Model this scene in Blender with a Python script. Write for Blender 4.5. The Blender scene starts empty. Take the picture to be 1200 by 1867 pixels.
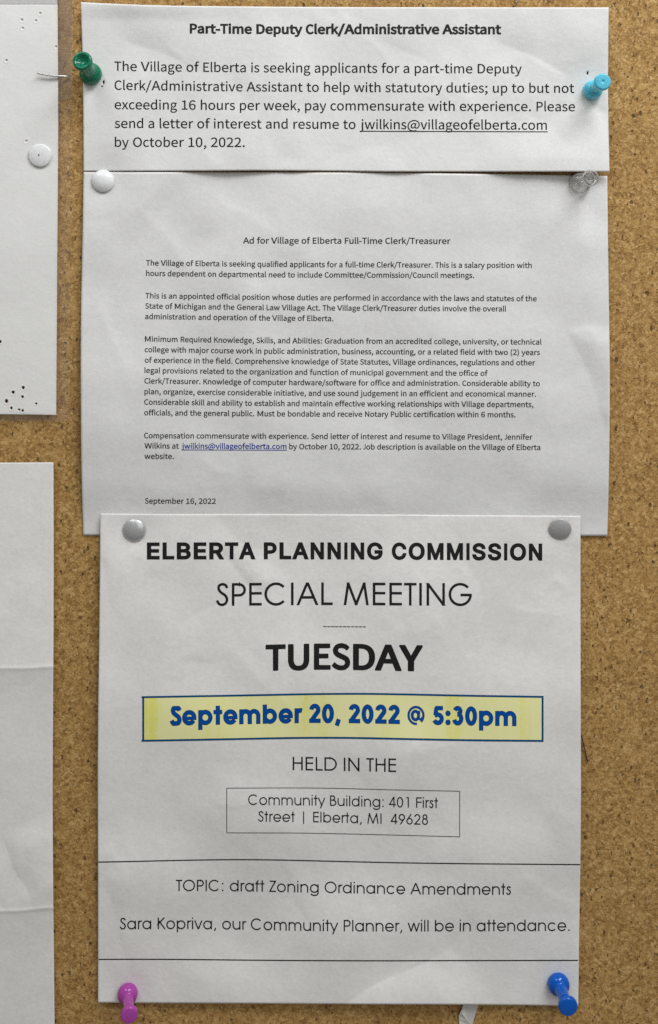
import bpy, bmesh, math, random
import numpy as np
from mathutils import Vector, Matrix
from mathutils.geometry import delaunay_2d_cdt

scene = bpy.context.scene
COL = scene.collection
random.seed(7)

# ------------------------------------------------------------------ measures
S = 0.2159 / 877.0            # metres on the board for one pixel of the photograph
W_PX, H_PX = 1200.0, 1867.0
D = 0.45                      # camera to board
FX, FY = 560.0, 610.0         # where the lens axis meets the board
ZC = 1.40                     # height of the middle of the board
XF, ZF = (FX - 600.0) * S, ZC + (933.5 - FY) * S

def P(px, py, h=0.0):
    """world point of a spot measured on the photo that stands h metres off the board"""
    k = 1.0 - h / D
    return Vector((XF + (px - FX) * S * k, -h, ZF + (FY - py) * S * k))

def PA(px, py, h):
    k = 1.0 - h / D
    return np.stack([XF + (px - FX) * S * k, -h, ZF + (FY - py) * S * k], axis=-1)

# ------------------------------------------------------------------ camera
cam = bpy.data.cameras.new('camera')
cam_o = bpy.data.objects.new('camera', cam)
COL.objects.link(cam_o)
cam_o.location = (XF, -D, ZF)
cam_o.rotation_euler = (math.radians(90), 0, 0)
cam.sensor_fit = 'VERTICAL'
cam.sensor_height = 24.0
cam.lens = 24.0 * D / (H_PX * S)
cam.shift_x = (600.0 - FX) / H_PX
cam.shift_y = -(933.5 - FY) / H_PX
cam.clip_start = 0.01
cam.clip_end = 50.0
scene.camera = cam_o

# ------------------------------------------------------------------ world and lamps
world = bpy.data.worlds.new('World')
scene.world = world
world.use_nodes = True
bg = world.node_tree.nodes['Background']
bg.inputs['Color'].default_value = (1.0, 0.965, 0.885, 1)
bg.inputs['Strength'].default_value = 0.20

def area(name, loc, target, sx, sy, power, color):
    l = bpy.data.lights.new(name, 'AREA')
    l.shape = 'RECTANGLE'
    l.size, l.size_y = sx, sy
    l.energy = power
    l.color = color
    o = bpy.data.objects.new(name, l)
    COL.objects.link(o)
    o.location = loc
    o.rotation_euler = (Vector(target) - Vector(loc)).to_track_quat('-Z', 'Y').to_euler()
    return o

MID = (0.0, 0.0, ZC)
area('ceiling_lamp', (0.40, -0.50, ZC + 0.88), MID, 0.72, 0.34, 8.0, (0.985, 0.99, 1.0))
area('ceiling_lamp', (-0.42, -0.50, ZC + 0.88), MID, 0.60, 0.30, 3.1, (0.985, 0.99, 1.0))
area('fill_light', (0.9, -1.4, ZC + 0.55), MID, 1.2, 1.0, 4.6, (0.97, 0.985, 1.0))  # added fill from behind the camera, no window known there

scene.render.filter_size = 1.0
scene.cycles.use_denoising = False
scene.cycles.caustics_refractive = False
scene.cycles.caustics_reflective = False

vs = scene.view_settings
vs.view_transform = 'Standard'
vs.look = 'None'
vs.exposure = 0.0
vs.gamma = 1.0
vs.use_curve_mapping = False

# ------------------------------------------------------------------ materials
def new_mat(name):
    m = bpy.data.materials.new(name)
    m.use_nodes = True
    nt = m.node_tree
    return m, nt, nt.nodes, nt.links, nt.nodes['Principled BSDF']

def nd(nt, typ, **kw):
    n = nt.nodes.new(typ)
    for k, v in kw.items():
        setattr(n, k, v)
    return n

def ramp(nt, fac, stops):
    r = nt.nodes.new('ShaderNodeValToRGB')
    e = r.color_ramp.elements
    e[0].position, e[0].color = stops[0][0], (*stops[0][1], 1)
    e[1].position, e[1].color = stops[-1][0], (*stops[-1][1], 1)
    for p, c in stops[1:-1]:
        x = e.new(p)
        x.color = (*c, 1)
    nt.links.new(fac, r.inputs['Fac'])
    return r

def mixc(nt, fac, a, b, mode='MIX'):
    m = nd(nt, 'ShaderNodeMix', data_type='RGBA', blend_type=mode)
    for sock, v in ((m.inputs[0], fac), (m.inputs[6], a), (m.inputs[7], b)):
        if hasattr(v, 'is_linked'):
            nt.links.new(v, sock)
        else:
            sock.default_value = v if isinstance(v, float) else (*v, 1)
    return m.outputs[2]

def mathn(nt, op, a, b=0.0, clamp=False):
    m = nd(nt, 'ShaderNodeMath', operation=op, use_clamp=clamp)
    for sock, v in ((m.inputs[0], a), (m.inputs[1], b)):
        if hasattr(v, 'is_linked'):
            nt.links.new(v, sock)
        else:
            sock.default_value = v
    return m.outputs[0]

def noise(nt, vec, scale, detail=2.0, rough=0.5):
    n = nd(nt, 'ShaderNodeTexNoise')
    n.inputs['Scale'].default_value = scale
    n.inputs['Detail'].default_value = detail
    n.inputs['Roughness'].default_value = rough
    nt.links.new(vec, n.inputs['Vector'])
    return n

def voro(nt, vec, scale, feature='F1', rnd=1.0):
    n = nd(nt, 'ShaderNodeTexVoronoi', feature=feature)
    n.inputs['Scale'].default_value = scale
    n.inputs['Randomness'].default_value = rnd
    nt.links.new(vec, n.inputs['Vector'])
    return n

def paper_mat(name, base, mottle=0.035, seed=0.0):
    m, nt, N, L, b = new_mat(name)
    tc = nd(nt, 'ShaderNodeTexCoord')
    mp = nd(nt, 'ShaderNodeMapping')
    mp.inputs['Location'].default_value = (seed, seed * 1.7, seed * 0.6)
    L.new(tc.outputs['Object'], mp.inputs['Vector'])
    v = mp.outputs[0]
    cloud = noise(nt, v, 95.0, 5.0, 0.62)
    fib = noise(nt, v, 620.0, 3.0, 0.6)
    a = mathn(nt, 'MULTIPLY', mathn(nt, 'SUBTRACT', cloud.outputs['Fac'], 0.5), mottle * 3.0)
    f = mathn(nt, 'MULTIPLY', mathn(nt, 'SUBTRACT', fib.outputs['Fac'], 0.5), mottle * 4.2)
    val = mathn(nt, 'ADD', mathn(nt, 'ADD', a, f), 1.0)
    # dark recycled-pulp specks
    sp = voro(nt, v, 900.0)
    spf = mathn(nt, 'LESS_THAN', sp.outputs['Distance'], 0.16)
    spr = nd(nt, 'ShaderNodeSeparateColor')
    L.new(sp.outputs['Color'], spr.inputs[0])
    spm = mathn(nt, 'MULTIPLY', spf, mathn(nt, 'GREATER_THAN', spr.outputs[0], 0.93))
    val = mathn(nt, 'SUBTRACT', val, mathn(nt, 'MULTIPLY', spm, 0.12))
    cc = nd(nt, 'ShaderNodeCombineColor')
    for i in range(3):
        L.new(val, cc.inputs[i])
    col = mixc(nt, 1.0, cc.outputs[0], base, 'MULTIPLY')
    L.new(col, b.inputs['Base Color'])
    b.inputs['Roughness'].default_value = 0.72
    b.inputs['Specular IOR Level'].default_value = 0.28
    bp = nd(nt, 'ShaderNodeBump')
    bp.inputs['Strength'].default_value = 0.5
    bp.inputs['Distance'].default_value = 0.00050
    crink = noise(nt, v, 42.0, 5.0, 0.62)
    hh = mathn(nt, 'ADD', mathn(nt, 'MULTIPLY', crink.outputs['Fac'], 2.0), mathn(nt, 'MULTIPLY', fib.outputs['Fac'], 0.16))
    L.new(hh, bp.inputs['Height'])
    L.new(bp.outputs[0], b.inputs['Normal'])
    return m

def ink_mat(name, col, var=0.25, rough=0.6):
    m, nt, N, L, b = new_mat(name)
    tc = nd(nt, 'ShaderNodeTexCoord')
    n = noise(nt, tc.outputs['Object'], 1500.0, 3.0, 0.6)
    lo = tuple(c * (1 - var) for c in col)
    hi = tuple(c * (1 + var) + 0.008 * var for c in col)
    r = ramp(nt, n.outputs['Fac'], [(0.3, lo), (0.7, hi)])
    L.new(r.outputs[0], b.inputs['Base Color'])
    b.inputs['Roughness'].default_value = rough
    b.inputs['Specular IOR Level'].default_value = 0.12
    return m

def plastic_mat(name, col, rough=0.22, sss=0.0, transm=0.0, coat=0.0):
    m, nt, N, L, b = new_mat(name)
    tc = nd(nt, 'ShaderNodeTexCoord')
    n = noise(nt, tc.outputs['Object'], 700.0, 4.0, 0.6)
    r = ramp(nt, n.outputs['Fac'], [(0.3, tuple(c * 0.93 for c in col)), (0.7, tuple(min(1, c * 1.06) for c in col))])
    L.new(r.outputs[0], b.inputs['Base Color'])
    rr = nd(nt, 'ShaderNodeMapRange')
    L.new(n.outputs['Fac'], rr.inputs['Value'])
    rr.inputs['To Min'].default_value = rough * 0.7
    rr.inputs['To Max'].default_value = rough * 1.5
    L.new(rr.outputs[0], b.inputs['Roughness'])
    b.inputs['IOR'].default_value = 1.42
    b.inputs['Subsurface Weight'].default_value = sss
    b.inputs['Subsurface Radius'].default_value = (0.6, 0.9, 1.0)
    b.inputs['Subsurface Scale'].default_value = 0.0015
    b.inputs['Transmission Weight'].default_value = transm
    bp = nd(nt, 'ShaderNodeBump')
    bp.inputs['Strength'].default_value = 0.15
    bp.inputs['Distance'].default_value = 0.0001
    n2 = noise(nt, tc.outputs['Object'], 350.0, 2.0)
    L.new(n2.outputs['Fac'], bp.inputs['Height'])
    L.new(bp.outputs[0], b.inputs['Normal'])
    return m

def metal_mat(name, col, rough=0.35, metallic=1.0):
    m, nt, N, L, b = new_mat(name)
    tc = nd(nt, 'ShaderNodeTexCoord')
    n = noise(nt, tc.outputs['Object'], 900.0, 4.0, 0.65)
    r = ramp(nt, n.outputs['Fac'], [(0.3, tuple(c * 0.9 for c in col)), (0.7, tuple(min(1, c * 1.05) for c in col))])
    L.new(r.outputs[0], b.inputs['Base Color'])
    b.inputs['Metallic'].default_value = metallic
    rr = nd(nt, 'ShaderNodeMapRange')
    L.new(n.outputs['Fac'], rr.inputs['Value'])
    rr.inputs['To Min'].default_value = rough * 0.75
    rr.inputs['To Max'].default_value = rough * 1.4
    L.new(rr.outputs[0], b.inputs['Roughness'])
    return m

def cork_mat():
    m, nt, N, L, b = new_mat('cork')
    tc = nd(nt, 'ShaderNodeTexCoord')
    v0 = tc.outputs['Object']
    wn = noise(nt, v0, 420.0, 3.0, 0.6)
    off = nd(nt, 'ShaderNodeVectorMath', operation='SCALE')
    sub = nd(nt, 'ShaderNodeVectorMath', operation='SUBTRACT')
    sub.inputs[1].default_value = (0.5, 0.5, 0.5)
    L.new(wn.outputs['Color'], sub.inputs[0])
    L.new(sub.outputs[0], off.inputs[0])
    off.inputs['Scale'].default_value = 0.0012
    add = nd(nt, 'ShaderNodeVectorMath', operation='ADD')
    L.new(v0, add.inputs[0])
    L.new(off.outputs[0], add.inputs[1])
    v = add.outputs[0]
    # granules
    g = voro(nt, v, 600.0)
    gs = nd(nt, 'ShaderNodeSeparateColor')
    L.new(g.outputs['Color'], gs.inputs[0])
    g2 = voro(nt, v, 1050.0)
    g2s = nd(nt, 'ShaderNodeSeparateColor')
    L.new(g2.outputs['Color'], g2s.inputs[0])
    gm = mathn(nt, 'ADD', mathn(nt, 'MULTIPLY', gs.outputs[0], 0.5), mathn(nt, 'MULTIPLY', g2s.outputs[1], 0.5))
    fine = noise(nt, v0, 1500.0, 4.0, 0.65)
    gm = mathn(nt, 'ADD', mathn(nt, 'MULTIPLY', gm, 0.62), mathn(nt, 'MULTIPLY', fine.outputs['Fac'], 0.38))
    base = ramp(nt, gm, [(0.20, (0.250, 0.130, 0.036)), (0.38, (0.388, 0.218, 0.066)), (0.50, (0.462, 0.271, 0.090)),
                         (0.64, (0.535, 0.331, 0.120)), (0.84, (0.68, 0.47, 0.21))])
    # large pressed patches
    big = noise(nt, v0, 30.0, 4.0, 0.6)
    bigr = ramp(nt, big.outputs['Fac'], [(0.3, (0.965, 0.96, 0.95)), (0.7, (1.03, 1.03, 1.02))])
    col = mixc(nt, 1.0, base.outputs[0], bigr.outputs[0], 'MULTIPLY')
    # seams between granules, broken up
    ed = voro(nt, v, 430.0, 'DISTANCE_TO_EDGE')
    brk = noise(nt, v0, 240.0, 3.0, 0.6)
    thr = mathn(nt, 'MULTIPLY', mathn(nt, 'SUBTRACT', brk.outputs['Fac'], 0.52, True), 0.62)
    seam = mathn(nt, 'LESS_THAN', ed.outputs['Distance'], thr)
    col = mixc(nt, mathn(nt, 'MULTIPLY', seam, 0.30), col, (0.130, 0.062, 0.016))
    # ragged pits: two sizes, pulled out of round
    wn2 = noise(nt, v0, 900.0, 3.0, 0.6)
    sub2 = nd(nt, 'ShaderNodeVectorMath', operation='SUBTRACT')
    sub2.inputs[1].default_value = (0.5, 0.5, 0.5)
    L.new(wn2.outputs['Color'], sub2.inputs[0])
    off2 = nd(nt, 'ShaderNodeVectorMath', operation='SCALE')
    off2.inputs['Scale'].default_value = 0.0022
    L.new(sub2.outputs[0], off2.inputs[0])
    add2 = nd(nt, 'ShaderNodeVectorMath', operation='ADD')
    L.new(v0, add2.inputs[0]); L.new(off2.outputs[0], add2.inputs[1])
    pits = []
    for sc_, lim, gain, ang, sq in ((330.0, 0.80, 1.35, 0.5, 0.62), (640.0, 0.64, 1.0, -0.7, 0.52)):
        mp = nd(nt, 'ShaderNodeMapping')
        mp.inputs['Rotation'].default_value = (0, ang, 0)
        mp.inputs['Scale'].default_value = (1.0, 1.0, sq)
        L.new(add2.outputs[0], mp.inputs['Vector'])
        pv = voro(nt, mp.outputs[0], sc_)
        ps = nd(nt, 'ShaderNodeSeparateColor')
        L.new(pv.outputs['Color'], ps.inputs[0])
        prad = mathn(nt, 'MULTIPLY', mathn(nt, 'SUBTRACT', ps.outputs[0], lim, True), gain)
        pits.append(mathn(nt, 'MULTIPLY', mathn(nt, 'SUBTRACT', prad, pv.outputs['Distance'], True), 9.0, True))
    pit = mathn(nt, 'MAXIMUM', pits[0], pits[1])
    col = mixc(nt, mathn(nt, 'MULTIPLY', pit, 0.66), col, (0.052, 0.024, 0.008))
    # pale flakes
    fv = voro(nt, add2.outputs[0], 480.0)
    fs = nd(nt, 'ShaderNodeSeparateColor')
    L.new(fv.outputs['Color'], fs.inputs[0])
    frad = mathn(nt, 'MULTIPLY', mathn(nt, 'SUBTRACT', fs.outputs[1], 0.78, True), 1.3)
    flk = mathn(nt, 'MULTIPLY', mathn(nt, 'SUBTRACT', frad, fv.outputs['Distance'], True), 7.0, True)
    col = mixc(nt, mathn(nt, 'MULTIPLY', flk, 0.6), col, (0.68, 0.50, 0.27))
    L.new(col, b.inputs['Base Color'])
    b.inputs['Roughness'].default_value = 0.75
    b.inputs['Specular IOR Level'].default_value = 0.3
    hgt = mathn(nt, 'ADD', mathn(nt, 'MULTIPLY', gm, 0.9), mathn(nt, 'MULTIPLY', big.outputs['Fac'], 0.15))
    hgt = mathn(nt, 'SUBTRACT', hgt, mathn(nt, 'MULTIPLY', seam, 0.45))
    hgt = mathn(nt, 'SUBTRACT', hgt, mathn(nt, 'MULTIPLY', pit, 1.3))
    bp = nd(nt, 'ShaderNodeBump')
    bp.inputs['Strength'].default_value = 1.0
    bp.inputs['Distance'].default_value = 0.00065
    L.new(hgt, bp.inputs['Height'])
    L.new(bp.outputs[0], b.inputs['Normal'])
    return m

def film_mat(name, milk, tint=(0.85, 0.80, 0.80), rough=0.18, gloss=1.0):
    m, nt, N, L, b = new_mat(name)
    out = nt.nodes['Material Output']
    tr = nd(nt, 'ShaderNodeBsdfTransparent')
    tr.inputs['Color'].default_value = (0.97, 0.965, 0.96, 1)
    df = nd(nt, 'ShaderNodeBsdfDiffuse')
    df.inputs['Color'].default_value = (*tint, 1)
    gl = nd(nt, 'ShaderNodeBsdfGlossy')
    gl.inputs['Roughness'].default_value = rough
    tc = nd(nt, 'ShaderNodeTexCoord')
    n = noise(nt, tc.outputs['Object'], 120.0, 4.0, 0.6)
    mk = mathn(nt, 'MULTIPLY', n.outputs['Fac'], milk * 2)
    m1 = nd(nt, 'ShaderNodeMixShader')
    L.new(mk, m1.inputs[0]); L.new(tr.outputs[0], m1.inputs[1]); L.new(df.outputs[0], m1.inputs[2])
    m2 = nd(nt, 'ShaderNodeMixShader')
    fr = nd(nt, 'ShaderNodeFresnel')
    fr.inputs['IOR'].default_value = 1.45
    L.new(mathn(nt, 'MULTIPLY', fr.outputs[0], gloss), m2.inputs[0]); L.new(m1.outputs[0], m2.inputs[1]); L.new(gl.outputs[0], m2.inputs[2])
    L.new(m2.outputs[0], out.inputs['Surface'])
    return m

M_CORK = cork_mat()
M_PAPER = paper_mat('copy_paper', (0.775, 0.775, 0.765), 0.040, 0.0)
M_PAPER_B = paper_mat('copy_paper_grey', (0.745, 0.745, 0.735), 0.045, 3.3)
M_PAPER_C = paper_mat('copy_paper_warm', (0.815, 0.808, 0.790), 0.050, 7.1)
M_PAPER_D = paper_mat('sleeved_paper', (0.80, 0.80, 0.785), 0.020, 11.0)
M_INK = ink_mat('black_toner', (0.016, 0.016, 0.017))
M_INK_G = ink_mat('grey_toner', (0.028, 0.028, 0.031))
M_INK_S = ink_mat('small_type_toner', (0.030, 0.030, 0.034), 0.35)
M_LINK = ink_mat('link_blue_ink', (0.006, 0.036, 0.30), 0.15)
M_BLUE = ink_mat('date_blue_ink', (0.000, 0.075, 0.36), 0.12)
M_NAVY = ink_mat('navy_outline_ink', (0.006, 0.018, 0.075), 0.1)
M_FRAME = ink_mat('frame_blue_ink', (0.002, 0.070, 0.200), 0.12)

def yellow_mat():
    m, nt, N, L, b = new_mat('highlighter_yellow')
    tc = nd(nt, 'ShaderNodeTexCoord')
    mp = nd(nt, 'ShaderNodeMapping')
    mp.inputs['Scale'].default_value = (1.0, 1.0, 0.03)
    L.new(tc.outputs['Object'], mp.inputs['Vector'])
    n = noise(nt, mp.outputs[0], 95.0, 5.0, 0.6)       # streaks left by the print head
    n2 = noise(nt, tc.outputs['Object'], 700.0, 3.0, 0.6)
    f = mathn(nt, 'ADD', mathn(nt, 'MULTIPLY', n.outputs['Fac'], 0.75), mathn(nt, 'MULTIPLY', n2.outputs['Fac'], 0.25))
    r = ramp(nt, f, [(0.33, (0.84, 0.82, 0.20)), (0.45, (0.89, 0.875, 0.42)), (0.7, (0.91, 0.895, 0.50))])
    L.new(r.outputs[0], b.inputs['Base Color'])
    b.inputs['Roughness'].default_value = 0.65
    b.inputs['Specular IOR Level'].default_value = 0.25
    return m
M_YELLOW = yellow_mat()

# ------------------------------------------------------------------ object helpers
def link(name, mesh, parent=None, loc=None):
    o = bpy.data.objects.new(name, mesh)
    COL.objects.link(o)
    if parent is not None:
        o.parent = parent
    if loc is not None:
        o.location = loc
    return o

def tag(o, label, cat, group=None, kind=None):
    o['label'] = label
    o['category'] = cat
    if group:
        o['group'] = group
    if kind:
        o['kind'] = kind
    return o

def empty(name, loc):
    o = bpy.data.objects.new(name, None)
    COL.objects.link(o)
    o.location = loc
    o.empty_display_size = 0.01
    return o

def mesh_from(name, V, F, mat, smooth=False):
    me = bpy.data.meshes.new(name)
    me.from_pydata([tuple(map(float, v)) for v in V], [], [tuple(map(int, f)) for f in F])
    me.materials.append(mat)
    if smooth:
        me.polygons.foreach_set('use_smooth', [True] * len(me.polygons))
    me.update()
    return me

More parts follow.
